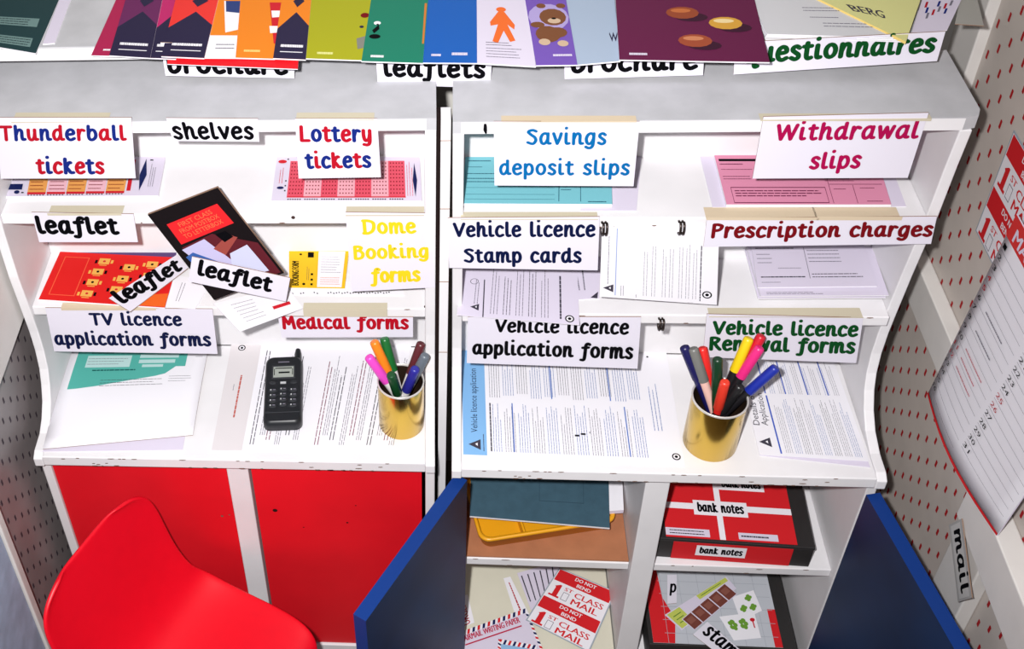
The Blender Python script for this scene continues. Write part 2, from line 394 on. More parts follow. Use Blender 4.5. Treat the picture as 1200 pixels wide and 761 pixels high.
def cabinet(u, x0, x1, name, label, dx0, dx1):
    root = empty(name, FR[u]); tag(root, label, 'cabinet', 'white play post office cabinets')
    pt = .014; pr = profile(u)
    for xx in (x0, x1-pt):
        mb = MB(); mb.prism([(xx, y, z) for y, z in pr], (pt, 0, 0), WHITE); mb.build('side_panel', root, bevel=.0015)
    a, b = x0+pt, x1-pt
    def board(nm, c0, c1, mt, chips=0, front=None, bevel=.0015):
        mb = MB(); mb.box(c0, c1, mt)
        if chips:
            rnd = random.Random(chips)
            for _ in range(chips):
                x = rnd.uniform(c0[0]+.02, c1[0]-.02); z = rnd.choice((c0[2]+.0015, c1[2]-.0015, rnd.uniform(c0[2], c1[2]))); w_ = rnd.uniform(.001, .006)*(2 if rnd.random() < .15 else 1); y = c0[1]-.0003
                mb.face([(x-w_, y, z-.0006), (x, y, z-.0012), (x+w_, y, z-.0003), (x+w_*.6, y, z+.0010), (x-w_*.7, y, z+.0008)], CHIP)
        return mb.build(nm, root, bevel=bevel)
    mb = MB()
    end = [(x1-.012, Y1, 0), (x1+.003, Y1+.004, 0), (x1+.008, Y1+.016, 0), (x1+.008, YB+.012, 0)] if u == 'R' else [(x1, Y1, 0), (x1, YB+.012, 0)]
    mb.prism([(x0, YB+.012, 0), (x0, Y1, 0)]+end, (0, 0, TB), GREYTOP)
    mb.idx([(x0+.01, Y1-.0006, .0), (x1-.012, Y1-.0006, .0), (x1-.012, Y1-.0006, TB-.001), (x0+.01, Y1-.0006, TB-.001)], [(0, 1, 2, 3)], WHITE)
    mb.build('top_board', root, bevel=0)
    board('shelf', (a, Y2, Z2), (b, YB, T2), WHITE, 7)
    board('shelf', (a, Y3, Z3), (b, YB, T3), WHITE, 6)
    board('worktop', (a, YW, Z4), (b, YB, TW), WHITE, 34)
    board('back_panel', (a, YB, Z4+.02), (b, YB+.011, -.001), WHITE)
    board('back_panel', (a, YB, FLOOR+.03), (b, YB+.011, Z4), CREAM)
    board('divider', (dx0, YC, FLOOR+.04), (dx1, YB, Z4), WHITE)
    board('plinth', (a, YC, FLOOR), (b, YB, FLOOR+.04), WHITE)
    return root, a, b, board
Lroot, la, lb, lboard = cabinet('L', -.600, -.001, 'cabinet', 'white cabinet with two closed red doors and ticket shelves above', -.314, -.281)
for c0, c1, lab in ((la+.001, -.315, 'closed red door behind the red chair'), (-.2772, lb-.0055, 'closed red door between the chair and the blue door')):
    mb = MB(); mb.box((c0, YC+.004, FLOOR+.042), (c1, YC+.020, Z4-.001), REDP)
    if c0 > -.3:
        for x, z, r in ((c0+.028, -.672, .004), (c0+.14, -.70, .0018), (c0+.155, -.655, .0012), (c0+.07, -.715, .0012)):
            mb.face([(x+r*math.cos(t*.7), YC+.0034, z+r*math.sin(t*.7)) for t in range(9)], DARKGAP)
    else:
        for x, z, r in ((c1-.02, -.69, .0022), (c1-.008, -.686, .0014)):
            mb.face([(x+r*math.cos(t*.7), YC+.0034, z+r*math.sin(t*.7)) for t in range(9)], CHIP)
    d = mb.build('door', Lroot, bevel=0); d['label'] = lab
SCREW = C('screw_dark', 60, 40, 36)
for px, py, y in ((193.5, 254.5, Y2), (343.5, 255.5, Y2), (499, 360, Y3)):
    c = hit('L', px, py, 1, y-.0012); mb = MB()
    mb.rings([[Vector((c.x+k*math.cos(t*.628), y-d, c.z+k*math.sin(t*.628))) for t in range(10)] for k, d in ((.0026, 0), (.0026, .0008), (.0016, .0013))], SCREW); mb.build('screw_head', Lroot)
Rroot, ra, rb, rboard = cabinet('R', .000, .600, 'cabinet', 'white cabinet with two open blue doors and form shelves above', .2795, .3142)
rboard('cupboard_shelf', (ra, -.072, -.807), (.279, YB, -.790), WHITE, 4)
rboard('cupboard_shelf', (.3145, -.072, -.807), (rb, YB, -.790), WHITE, 5)
def blue_door(h, e, sgn, lab):
    h = Vector(h); e = Vector(e); d = (e-h).normalized(); n = Vector((-d.y, d.x, 0))*sgn; t = .020
    zt, zb = Z4-.014, FLOOR+.045; e = h+d*.272
    mb = MB()
    A = [Vector((p.x, p.y, zb)) for p in (h, e, e+n*t, h+n*t)]; B = [Vector((p.x, p.y, zt)) for p in (h, e, e+n*t, h+n*t)]
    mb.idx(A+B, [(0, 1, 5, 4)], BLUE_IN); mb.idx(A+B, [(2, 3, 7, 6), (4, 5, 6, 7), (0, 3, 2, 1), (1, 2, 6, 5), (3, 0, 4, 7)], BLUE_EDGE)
    o = mb.build('door', Rroot); o['label'] = lab
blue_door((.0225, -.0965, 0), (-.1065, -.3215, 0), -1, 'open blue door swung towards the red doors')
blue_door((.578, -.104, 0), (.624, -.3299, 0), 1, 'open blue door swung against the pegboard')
# batten between the cabinets, and dark strips standing in for the gap's shade
mb = MB(); mb.box((.0046, .0035, FLOOR), (.0168, .03, .012), WHITE)
for z in (-.02, -.13, -.26, -.40): mb.box((.0045, .0030, z), (.0169, .0040, z+.0010), EDGE)
o = struct(mb, 'trim_7')
mb = MB(); mb.box((-.0008, .016, FLOOR), (.0046, .03, .012), DARKGAP); mb.box((.0170, .010, FLOOR), (.0178, .03, .010), DARKGAP); struct(mb, 'gap_shade')

# ---------------------------------------------------------------- raised brochure ledge on top of the cabinets
LZ = .073; LY = .085
root = empty('display_shelf', Matrix.Translation((0, LY, TB)))
tag(root, 'long raised white shelf across both cabinet tops under the brochures', 'shelf')
def child_box(nm, a, b, mt, root, bevel=.001):
    mb = MB(); o = root.matrix_world.translation if False else Vector(root.location)
    mb.box(Vector(a)-o, Vector(b)-o, mt); return mb.build(nm, root, bevel=bevel)
child_box('shelf_board', (-.80, LY, LZ-.018), (.588, .34, LZ), GREYTOP, root)
child_box('front_lip', (-.80, LY-.003, LZ-.0185), (.588, LY-.0002, LZ-.0005), WHITE, root)
child_box('support', (.578, LY+.02, TB+.009), (.588, .139, LZ-.0185), SUPPORTGREY, root)
child_box('support', (-.36, LY+.05, TB+.001), (-.35, .139, LZ-.0185), SUPPORTGREY, root)

# ================================================================== sign cards
R_, B_ = C('sign_red', 206, 20, 44, spec=.1, k=.62), C('sign_blue', 22, 46, 140, spec=.1, k=.62)
LEAFK = C('sign_black', 10, 10, 16, spec=.05, k=.5); SKY = C('sign_sky_blue', 0, 118, 190, spec=.1, k=.62); MAG = C('sign_magenta', 196, 10, 88, spec=.1, k=.62)
YEL = C('sign_yellow', 236, 208, 24); DNAV = C('sign_navy', 10, 24, 72, spec=.1, k=.62); DRED = C('sign_dark_red', 138, 10, 24, spec=.1, k=.62); DGRN = C('sign_green', 6, 84, 34, spec=.1, k=.62); MRED = C('sign_scarlet', 208, 14, 40, spec=.1, k=.62)
def card(u, y, px, lines, label, tape=None, tmat=TAPE, P=None, t=.0014, wt=.27, group='hand lettered shelf signs', ups=None):
    P = P or quad_y(u, px, y)
    s = Sheet(P, t, CARD, EDGE)
    for tx, A, B, xh, mt in lines: s.hand(tx, A, B, xh, mt, wt, ups)
    o = s.build('sign_card'); tag(o, label, 'sign', group)
    if tape:
        tm = MB()
        for (x0, y0, x1, y1, ysh) in tape:
            # the strip folds from the board's top edge down over the card
            a = hit(u, x0, y1, 1, y-.0009); b = hit(u, x1, y1, 1, y-.0009); zt = ysh
            y_e = hit(u, x0, y0, 2, zt).y; y_f = hit(u, x1, y0, 2, zt).y
            q = [a, b, Vector((b.x, y-.0009, zt)), Vector((b.x, y_f, zt)), Vector((a.x, y_e, zt)), Vector((a.x, y-.0009, zt))]
            W = [FR[u] @ v for v in q]
            tm.face([W[0], W[1], W[2], W[5]], tmat); tm.face([W[5], W[2], W[3], W[4]], tmat)
        tp = tm.build('tape', o, origin=Vector((0, 0, 0))); tp.location = -o.location
    return o
z1t = TB+.0008; z2t = T2+.0008; z3t = T3+.0008
E0 = .0022
card('L', Y1-E0, [(-5,138),(154,138),(159,209),(1,209.5)], [('Thunderball', (-1,164), (149,163.5), 12, [R_,B_]), ('tickets', (42,202.5), (124,202.5), 12.3, [R_,B_])], 'white card reading Thunderball tickets in red and blue letters', [(13,132,126,143,z1t)])
card('L', Y1-E0, [(194.7,138.4),(302.4,139.3),(303.8,166.2),(202.7,165.3)], [('shelves', (203,162), (299,162), 12.6, LEAFK)], 'small white card reading shelves in black letters')
card('L', Y1-E0, [(345.8,139.3),(442,139.3),(446.4,207.8),(350,209.3)], [('Lottery', (350,165), (438,165), 12.8, [R_,B_,R_,B_,R_,B_,R_]), ('tickets', (357,196.5), (436.5,195), 12.3, [B_,R_])], 'white card reading Lottery tickets in red and blue letters', [(346.6,132,438.4,141,z1t)])
card('L', Y2-E0, [(36.8,249),(156.4,251),(161.7,283.9),(46,283.9)], [('leaflet', (43,272.6), (141,273.4), 13.2, LEAFK)], 'white card reading leaflet taped straight to the shelf edge', [(55,241,142,250,z2t)], wt=.30)
card('L', -.0015, [(405,249),(504,250),(510,337),(411.8,342)], [('Dome', (424,273.5), (489,272.4), 11.6, YEL), ('Booking', (413,303.2), (504.5,300.8), 11, YEL), ('forms', (434,330.5), (494,328.3), 11.4, YEL)], 'white card reading Dome Booking forms in yellow letters', [(405,242,497,252,z2t)])
card('L', Y3-E0, [(325.8,371.4),(484,371.8),(484,395.3),(330.2,395.8)], [('Medical forms', (329.8,384.8), (480,384.8), 10.6, MRED)], 'white card reading Medical forms in red letters', [(356,355,454,371.5,z3t)])
card('L', Y3-E0-.001, [(53,361),(249,362.4),(255,415),(63.6,412)], [('TV licence', (105.6,380.4), (214.6,381), 9.6, DNAV), ('application forms', (64,403.3), (249,404.4), 9.8, DNAV)], 'white card reading TV licence application forms in dark letters', [(72,355,183,364,z3t)], TAPE2)
card('R', Y1-E0, [(578.6,142.5),(749.6,142.5),(742.4,218.4),(579.5,217.5)], [('Savings', (615.5,168.6), (711.5,168.6), 12.4, SKY), ('deposit slips', (584,204), (738.5,204), 11.8, SKY)], 'white card reading Savings deposit slips in bright blue letters', [(587.6,135.6,746,143.6,z1t)], TAPE2, wt=.24)
card('R', Y1-E0, [(894.7,137),(1088.4,132.3),(1063.7,208.5),(881.8,209.4)], [('Withdrawal', (906.4,163.8), (1076,160.7), 13, MAG), ('slips', (946.5,197), (1008.5,195.5), 12.6, MAG)], 'white card reading Withdrawal slips in magenta letters', [(891,133,1091,142,z1t)], wt=.27)
card('R', -.0015, [(524.7,255.6),(702.7,254.2),(700.4,317),(526.4,314.2)], [('Vehicle licence', (530.4,276.8), (698.5,276.3), 11.4, DNAV), ('Stamp cards', (542.6,306.6), (682.5,306.6), 11, DNAV)], 'white card reading Vehicle licence Stamp cards in navy letters', [(540,248.5,701,257,z2t)], wt=.25)
card('R', -.0015, [(828.5,256.5),(1098,253.8),(1091,286),(824.4,289.5)], [('Prescription charges', (831.3,278), (1093,275.8), 11.4, DRED)], 'long white card reading Prescription charges in dark red letters', [(828.5,243,960,255,z2t),(958,243,1058,254,z2t)], TAPE2, wt=.28)
card('R', Y3-E0, [(548.3,371.7),(751.3,371.7),(747,432.4),(547,425.7)], [('Vehicle licence', (579.3,388.5), (737.5,391), 10.4, LEAFK), ('application forms', (552.4,414.2), (742.5,419.4), 10.6, LEAFK)], 'white card reading Vehicle licence application forms in black letters', wt=.25)
card('R', Y3-E0, [(828.3,368.3),(1011.8,372.7),(1003.3,425.7),(823.6,418.7)], [('Vehicle licence', (834,391), (1006,393.5), 10.6, DGRN), ('Renewal forms', (829.2,409.3), (1002.5,413), 10.8, DGRN)], 'white card reading Vehicle licence Renewal forms in green letters', [(831,361,1012,372,z3t)], wt=.28)
# cards on the ledge, half hidden by the brochures
YLC = LY-.0056
card('L', YLC, [(188,50),(345,54),(345,91.7),(194,89)], [('brochure', (195,84), (339,86), 15, LEAFK)], 'white card reading brochure below the red and orange brochures', wt=.32)
card('L', YLC, [(440,58),(577,62),(574.3,103.3),(442.7,99)], [('leaflets', (448,88.2), (570,90), 14, LEAFK)], 'white card reading leaflets above the gap between the cabinets', wt=.32)
card('R', YLC, [(661,56),(826,52),(823.8,88.3),(661.7,92.7)], [('brochure', (667,84), (819,79.5), 15, LEAFK)], 'white card reading brochure below the plum brochure', wt=.32)
card('R', YLC, [(862,50),(1108,37),(1098,71.7),(859.6,87.5)], [('questionnaires', (870,73), (1096,59.5), 15.5, DGRN)], 'long white card reading questionnaires in green below grey papers', wt=.30)
# loose leaflet cards
card('L', 0, None, [('leaflet', (141,357), (214.5,314.5), 13, LEAFK)], 'white leaflet card tilted upwards lying on the red leaflet', P=quad_z('L', [(127.5,349.6),(207.7,298.3),(220.8,314),(152.5,365.4)], T3+.0075), wt=.31, ups=(-6.5,-10.5))
card('L', 0, None, [('leaflet', (229,320.5), (318.6,341.5), 12.4, LEAFK)], 'white leaflet card tilted downwards across the black leaflet', P=quad_y('L', [(225,301),(340,326),(335,353.6),(221,330)], -.0085), wt=.31, ups=(2.6,-11.5))

# ================================================================== brochures along the ledge
def broch(px, col, name, label, z, u='L', group='brochures along the raised shelf', t=.0016, cat='brochure'):
    s = Sheet(quad_z(u, px, LZ+z), t, col, PAPER)
    return s, name, label, cat, group
def done(b): s, name, label, cat, group = b; return tag(s.build(name), label, cat, group)
ORANGE = C('brochure_orange', 236, 132, 26); NV = C('brochure_navy', 34, 26, 62); REDB = C('brochure_red', 234, 52, 46)
OUT = -14
def house(s, v0=.55, vp=.36, mt=NV):
    s.poly([(0, v0+.05), (.55, vp), (1, v0), (1, 1), (0, 1)], mt); s.lines(.18, .80, .90, .86, 1, PAPER, th=.9); s.lines(.18, .90, .88, .92, 1, PAPER, th=.8, words=False, jag=0)
    s.poly([(.40,.20),(.62,.12),(.78,.20),(.56,.29)], NV)
b = broch([(-40,OUT),(75,OUT),(42,62.5),(-20,52)], C('brochure_dark_teal', 24, 58, 62), 'brochure', 'dark teal sheet at the far left of the raised shelf', .002)
for v in (.50, .80): b[0].rect(.1, v, .86, v+.13, C('teal_print', 110, 140, 138)); b[0].lines(.12, v+.01, .84, v+.12, 3, C('teal_dark', 20, 44, 48), th=.5)
done(b)
done(broch([(75,OUT),(88,OUT),(64,50.5),(50,51.5)], LILAC, 'paper_slip', 'narrow pale slip beside the dark teal sheet', .0015, cat='paper'))
b = broch([(142,OUT),(200,OUT),(170,66.5),(106.7,65)], C('brochure_crimson', 172, 26, 78), 'brochure', 'crimson brochure leftmost of the overlapping row', .003); b[0].lines(.18,.90,.34,.94,1,PAPER,th=.9); done(b)
b = broch([(151,OUT),(193,OUT),(176,68),(128,65)], C('brochure_purple', 104, 32, 88), 'brochure', 'purple brochure with a navy point beside the crimson one', .005); house(b[0]); done(b)
b = broch([(193,OUT),(232,OUT),(206,69),(175,68)], C('brochure_magenta', 190, 34, 104), 'brochure', 'magenta brochure with a navy point half under the red one', .004); house(b[0]); done(b)
b = broch([(209,OUT),(259,OUT),(239.3,68.2),(189,66)], REDB, 'brochure', 'red brochure with a navy point', .007); house(b[0]); done(b)
b = broch([(259,OUT),(283,OUT),(276,67.7),(239.3,67.5)], ORANGE, 'brochure', 'orange brochure with a white panel and a picture of paper', .0055); s = b[0]
s.rect(.02,.70,1,1,PAPER); s.lines(.3,.80,.95,.90,2,INK2); s.poly([(.28,.2),(1,.2),(1,.62),(.55,.66)],PAPER); s.poly([(.36,.2),(1,.2),(1,.38),(.45,.36)],C('print_blue',40,60,120)); done(b)
b = broch([(281,OUT),(334,OUT),(322,69),(276,67.7)], ORANGE, 'brochure', 'plain orange brochure with a red and white striped picture', .0045); s = b[0]
s.poly([(.70,.22),(1,.22),(1,.80),(.92,.80)],RED)
for v in (.34,.56): s.poly([(.76,v),(1,v),(1,v+.09),(.80,v+.1)],PAPER)
s.lines(.2,.88,.62,.93,1,C('pale_print',250,210,120),th=.9); done(b)
b = broch([(332,OUT),(366,OUT),(358.3,70),(320,68.3)], ORANGE, 'brochure', 'orange brochure with a navy point', .0065); house(b[0]); done(b)
b = broch([(366,OUT),(437,OUT),(425.5,70.7),(357.3,68.5)], C('brochure_olive', 168, 168, 22), 'brochure', 'olive green brochure with a small grey box picture', .005); s = b[0]
s.poly([(.84,.72),(1.0,.68),(.99,.84),(.88,.86)],C('print_grey',130,130,120)); s.disc(.93,.40,.006,DRED); s.disc(.90,.56,.003,NV); s.lines(.2,.90,.5,.95,1,C('pale_olive',230,230,150),th=.9); done(b)
b = broch([(437,OUT),(503,OUT),(495.5,74),(423.5,71.7)], C('brochure_green', 20, 124, 98), 'brochure', 'teal green brochure with a small black and white ornament', .006); s = b[0]
s.disc(.16,.68,.006,BLACK,ru=1.2,rv=.9); s.disc(.17,.50,.0045,PAPER); s.disc(.18,.52,.0018,BLACK); s.poly([(.1,.60),(.2,.52),(.22,.58),(.14,.64)],BLACK); s.poly([(.945,.22),(.985,.22),(.99,.76),(.96,.76)],C('print_orange',206,120,50)); s.lines(.14,.91,.4,.96,1,PAPER,th=.9); done(b)
b = broch([(502,OUT),(540,OUT),(527,73.8),(495,73.5)], C('brochure_blue', 18, 92, 180), 'brochure', 'blue brochure beside the teal green one', .0045); b[0].lines(.3,.88,.7,.93,1,LILAC,th=.9); done(b)
b = broch([(523,OUT),(558.5,OUT),(559,74),(516,73.6)], MATS['brochure_blue'], 'brochure', 'blue brochure beside the white one with an orange figure', .006); b[0].lines(.3,.86,.75,.92,1,LILAC,th=.9); done(b)
b = broch([(558.6,OUT),(614,OUT),(628,78),(559.2,74)], LILAC, 'brochure', 'white brochure with an orange paper figure', .007); s = b[0]
of = C('figure_orange', 236, 108, 40); s.disc(.48,.30,.006,of); s.poly([(.42,.33),(.54,.33),(.72,.50),(.70,.56),(.58,.50),(.70,.70),(.60,.72),(.50,.58),(.38,.74),(.28,.72),(.40,.50),(.26,.52),(.25,.47)],of)
s.lines(.16,.72,.62,.78,2,INK2); s.lines(.16,.79,.80,.93,4,INK); done(b)
b = broch([(613,OUT),(661,OUT),(676.7,76),(628.3,76.7)], C('brochure_violet', 116, 84, 178), 'brochure', 'violet brochure with a brown teddy bear', .0075); s = b[0]
s.disc(.50,.40,.027,C('print_lilac',176,160,214),ru=.95,rv=1.2); br = C('bear_brown', 122, 74, 44); tn = C('bear_tan', 206, 178, 150)
s.disc(.42,.62,.016,br,rv=1.2); s.disc(.60,.40,.017,br,rv=1.2); s.disc(.36,.25,.006,br); s.disc(.84,.25,.006,br); s.disc(.20,.50,.007,br,ru=1.3); s.disc(.66,.60,.012,br); s.disc(.30,.72,.0075,tn); s.disc(.74,.74,.007,tn); s.disc(.62,.45,.0065,tn,ru=1.3); s.disc(.62,.42,.0022,BLACK,ru=1.4)
s.lines(.45,.86,.95,.91,1,LILAC,th=.8); done(b)
b = broch([(660,OUT),(719,OUT),(727,71.5),(676.7,76)], C('brochure_pale_blue', 168, 184, 206), 'brochure', 'pale blue brochure between the violet and the plum ones', .0055); s = b[0]
s.poly([(.82,.62),(.86,.70),(.90,.62),(.94,.70),(.99,.62),(.99,.66),(.94,.75),(.90,.67),(.86,.75),(.81,.65)],NV); done(b)
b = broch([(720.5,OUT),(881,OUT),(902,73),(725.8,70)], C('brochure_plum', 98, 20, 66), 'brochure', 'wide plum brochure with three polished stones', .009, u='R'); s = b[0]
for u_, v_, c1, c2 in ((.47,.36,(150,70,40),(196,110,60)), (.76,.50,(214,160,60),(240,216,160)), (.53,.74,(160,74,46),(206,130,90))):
    s.disc(u_+.06,v_+.06,.013,C('stone_print_shadow',56,8,40),ru=1.5,rv=.8); s.disc(u_,v_,.0135,C('stone%d'%c1[0],*c1),ru=1.45,rv=1.05); s.disc(u_-.01,v_-.03,.008,C('stone_print_highlight%d'%c2[1],*c2),ru=1.5,rv=.6)  # each stone's cast shadow and highlight drawn into the printed picture
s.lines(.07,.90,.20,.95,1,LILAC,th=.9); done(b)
done(broch([(197,OUT+40),(353,OUT+40),(349,81),(196,75)], C('red_leaflet_paper', 226, 22, 36), 'leaflet', 'red leaflet sticking out below the orange brochures', -.0002+.0016, cat='leaflet', group='loose sheets on the raised shelf', t=.001))
for k in range(3):
    b = broch([(868+3*k,OUT),(1020+9*k,OUT),(1062-4*k,48.5-2.2*k),(897+k,43-1.6*k)], C('questionnaire_grey', 214, 214, 218), 'questionnaire', 'pale grey printed questionnaire, %s of its stack of three' % ('bottom', 'middle', 'top')[k], .002+.0015*k, u='R', cat='paper', group='questionnaires on the raised shelf')
    if k == 2: b[0].lines(.35,.40,.62,.52,2,INK); b[0].lines(.38,.60,.60,.66,1,INK); b[0].lines(.46,.72,.95,.84,2,INK)
    done(b)
s = Sheet(quad_z('R', [(925,-18),(1086,-22),(1061.7,49),(1050,43)], LZ+.0075), .0035, C('card_yellow_green', 222, 220, 150), C('booklet_edge', 236, 206, 120)); s.type('BERG', s.uv(1000,13), s.uv(1038,22), .14, INK2)
tag(s.build('booklet'), 'yellow green booklet lying point down on the questionnaires', 'booklet')
s = Sheet(quad_z('R', [(1085,OUT),(1133,OUT),(1110,35),(1066.7,43.7)], LZ+.003), .0012, LILAC, PAPER)
for q in range(12): s.rect(.12+.07*q*.9, .3+.3*((q*7) % 5)/5, .18+.07*q*.9, .42+.3*((q*7) % 5)/5, [R_, B_, INK, LILAC][q % 4])
tag(s.build('leaflet'), 'colourful leaflet at the right end of the raised shelf', 'leaflet')
s = Sheet([RM @ hit('R', *q, 2, LZ+.001) for q in ((1128,-14),(1142,-14),(1153,30),(1119,28))], .001, C('grey_card', 168, 166, 160), EDGE)
tag(s.build('card_sheet'), 'grey pointed card sticking out past the right end of the raised shelf', 'card')

# ================================================================== slips and leaflets in the pigeonholes
def slip(u, px, z, top, t=.0012, **k): return Sheet(quad_z(u, px, z), t, top, PAPER, **k)
def put(s, name, label, cat, group=None): return tag(s.build(name), label, cat, group)
# Thunderball slips
s = slip('L', [(10,184),(194,184),(185.5,229.5),(1,230.5)], T2+.0045, LILAC, .004)
OC, PC = C('ticket_orange', 232, 160, 84), C('ticket_pink', 240, 186, 198)
for i in range(5):
    u0 = .165+.125*i; s.rect(u0, .04, u0+.118, .90, OC if i % 2 == 0 else PC); s.rect(u0, .90, u0+.118, .955, RED)
    for r in range(9):
        s.lines(u0+.01, .06+.092*r, u0+.108, .13+.092*r, 1, DRED, th=.4)
    for d in range(6): s.rect(u0+.004+.019*d, .965, u0+.015+.019*d, .985, BLACK)
s.rect(.795, .10, .82, .9, RED); s.poly([(.86,.50),(.885,.08),(.905,.50),(.875,.9)], NAVY); s.rect(.04,.72,.13,.86,NAVY); s.disc(.10,.92,.004,NAVY)
for v in (.1, .5, .92): s.rect(.91 if v < .3 else .13, v, .93 if v < .3 else .145, v+.03, BLACK)
s.lines(.92,.2,.96,.8,3,INK,along='v')
put(s, 'ticket_slip', 'orange and pink number slips below the Thunderball card', 'slip')
s = slip('L', [(324.5,184),(491.7,184),(494.5,235.6),(318,235.6)], T2+.0045, LILAC, .004)
P1, P2 = C('lottery_red', 226, 84, 104), C('lottery_pink', 240, 172, 184)
for i in range(7):
    u0 = .10+.1135*i; s.rect(u0, .10, u0+.1125, .92, P1 if i % 2 == 0 else P2); o = s.lay()
    for r in range(9):
        for c in range(5): s.rect(u0+.012+.02*c, .14+.085*r, u0+.020+.02*c, .168+.085*r, DRED, o)
    o = s.lay()
    for d in range(6): s.rect(u0+.006+.016*d, .955, u0+.016+.016*d, .98, BLACK, o)
s.rect(.10,.91,.895,.935,RED); s.lines(.90,.12,.95,.9,3,P1,along='v'); s.poly([(.945,.55),(.96,.15),(.975,.55),(.96,.92)],NAVY)
s.disc(.045,.12,.004,RED,ru=1.5); s.lines(.03,.25,.065,.62,2,RED,along='v'); s.disc(.05,.72,.003,NAVY,ru=1.6)
for v in (.05,.55,.66,.77): s.rect(.078,v,.088,v+.03,BLACK)
put(s, 'ticket_slip', 'red and pink number slips below the Lottery card', 'slip')
# deposit and withdrawal slips
def form_marks(s, ink):
    s.lines(.02,.06,.18,.12,1,ink,th=.5); s.rect(.02,.22,.12,.23,ink); s.lines(.02,.34,.24,.40,1,ink,th=.4); s.lines(.02,.44,.22,.58,2,ink,th=.4)
    for v in (.66,.80,.90): s.lines(.02,v,.62,v+.02,1,ink,th=.5,words=False,jag=0)
    s.rect(.645,.55,.650,.95,ink); s.rect(.79,.55,.794,.95,ink); s.lines(.66,.68,.74,.74,1,ink,th=.4); s.lines(.84,.93,.98,.98,1,ink,th=.6); s.lines(.82,.60,.96,.64,1,ink,th=.4)
s = slip('R', [(690,178),(752,178),(746,247),(680,247)], T2+.0012, LILAC, .0008); put(s, 'paper_sheet', 'white sheet under the right end of the blue deposit slips', 'paper')
s = slip('R', [(545.5,184),(716,184),(717.5,239.5),(541.4,238.6)], T2+.0058, C('slip_blue', 124, 196, 208), .004); form_marks(s, C('slip_blue_ink', 24, 84, 104))
put(s, 'deposit_slip', 'pale blue deposit slips below the Savings card', 'slip')
s = slip('R', [(820,182),(1040,182),(1062,242),(835,243)], T2+.0012, LILAC, .0008); put(s, 'paper_sheet', 'white sheet under the pink withdrawal slips', 'paper')
s = slip('R', [(837,182),(1026.7,182),(1044.6,239.8),(851.5,239.8)], T2+.0058, C('slip_pink', 226, 146, 176), .004); pi = C('slip_pink_ink', 110, 30, 70)
s.rect(.02,.08,.30,.13,BLACK); s.lines(.02,.16,.2,.22,1,pi,th=.5); s.lines(.02,.28,.22,.32,1,pi,th=.4); s.lines(.02,.42,.2,.52,2,pi,th=.4)
for a in ((.05,.66,.63,.675),(.05,.96,.63,.975),(.05,.66,.053,.97),(.628,.66,.631,.97),(.655,.45,.658,.98),(.80,.62,.803,.98),(.66,.60,.98,.61)): s.rect(*a, pi)
s.lines(.07,.71,.61,.86,3,pi,th=.6); s.lines(.64,.47,.82,.56,2,pi,th=.4); s.lines(.68,.68,.76,.72,1,pi,th=.5); s.lines(.84,.66,.94,.70,1,pi,th=.5); s.lines(.86,.92,.98,.96,1,pi,th=.5)
put(s, 'withdrawal_slip', 'pink withdrawal slips below the Withdrawal card', 'slip')
# red leaflet with gold chairs, purple one under it
s = slip('L', [(80,292.5),(207,295.5),(203,318),(72,312)], T3+.0014, C('purple_leaflet', 84, 62, 110), .0012); put(s, 'leaflet', 'purple leaflet peeping out behind the red one', 'leaflet')
s = slip('L', [(203,322),(248,330),(229,362),(193,360)], T3+.0014, PAPER, .0008); s.lines(.25,.2,.42,.8,2,INK,along='v',th=.3); put(s, 'leaflet', 'small white leaflet to the right of the red leaflet', 'leaflet')
s = slip('L', [(70.5,295),(210,302),(193.2,360.7),(45.2,351)], T3+.0042, C('leaflet_red', 222, 28, 26), .0025); gd = C('leaflet_gold', 236, 178, 84); rd2 = C('leaflet_rose', 240, 92, 60)
for a in ((.06,.10,.27,.115),(.06,.88,.27,.895),(.06,.10,.068,.89),(.262,.10,.27,.89)): s.rect(*a, rd2)
for i, (u_, v_) in enumerate(((.40,.16),(.38,.38),(.37,.60),(.36,.83),(.62,.26),(.60,.50),(.58,.72),(.80,.18),(.80,.42),(.80,.86))):
    s.rect(u_-.045,v_-.06,u_+.045,v_+.06,gd); s.rect(u_-.075,v_-.02,u_-.055,v_+.05,gd if i % 2 else BLACK); s.rect(u_+.055,v_-.03,u_+.075,v_+.04,gd if i % 2 == 0 else BLACK); s.disc(u_,v_,.0022,BLACK if i % 3 else RED); s.rect(u_-.03,v_+.075,u_+.03,v_+.09,gd)
s.poly([(.72,1),(.80,.80),(1,.74),(1,1)], C('leaflet_orange', 236, 100, 30))
put(s, 'leaflet', 'red leaflet with gold tables and chairs on the left shelf', 'leaflet')
# black leaflet leaning against the shelf edge
s = Sheet(quad_y('L', [(173,252),(255,220),(333,320),(251,352)], -.0045), .0035, C('leaflet_black', 24, 16, 20, k=.5, spec=.15), EDGE)
s.poly([(.13,.145),(.86,.135),(.88,.36),(.12,.37)], C('leaflet_scarlet', 232, 32, 38)); oi = C('leaflet_orange_ink', 250, 112, 70)
s.type('FIRST CLASS', (.26,.215), (.74,.205), .045, oi); s.type('FROM POSTBOX', (.22,.275), (.78,.265), .045, oi); s.type('TO LETTERBOX', (.22,.335), (.78,.325), .045, oi)
s.poly([(.10,.40),(.55,.38),(.97,.62),(.97,.98),(.60,.98),(.35,.72),(.12,.52)], C('photo_maroon', 92, 22, 34)); s.poly([(.08,.42),(.42,.40),(.55,.70),(.45,.80),(.16,.62)], C('photo_lilac', 196, 190, 226)); s.poly([(.06,.50),(.18,.48),(.46,.72),(.36,.84),(.10,.66)], C('photo_blue', 54, 96, 168)); s.poly([(.05,.60),(.12,.58),(.34,.80),(.24,.86)], C('photo_rust', 150, 60, 50))
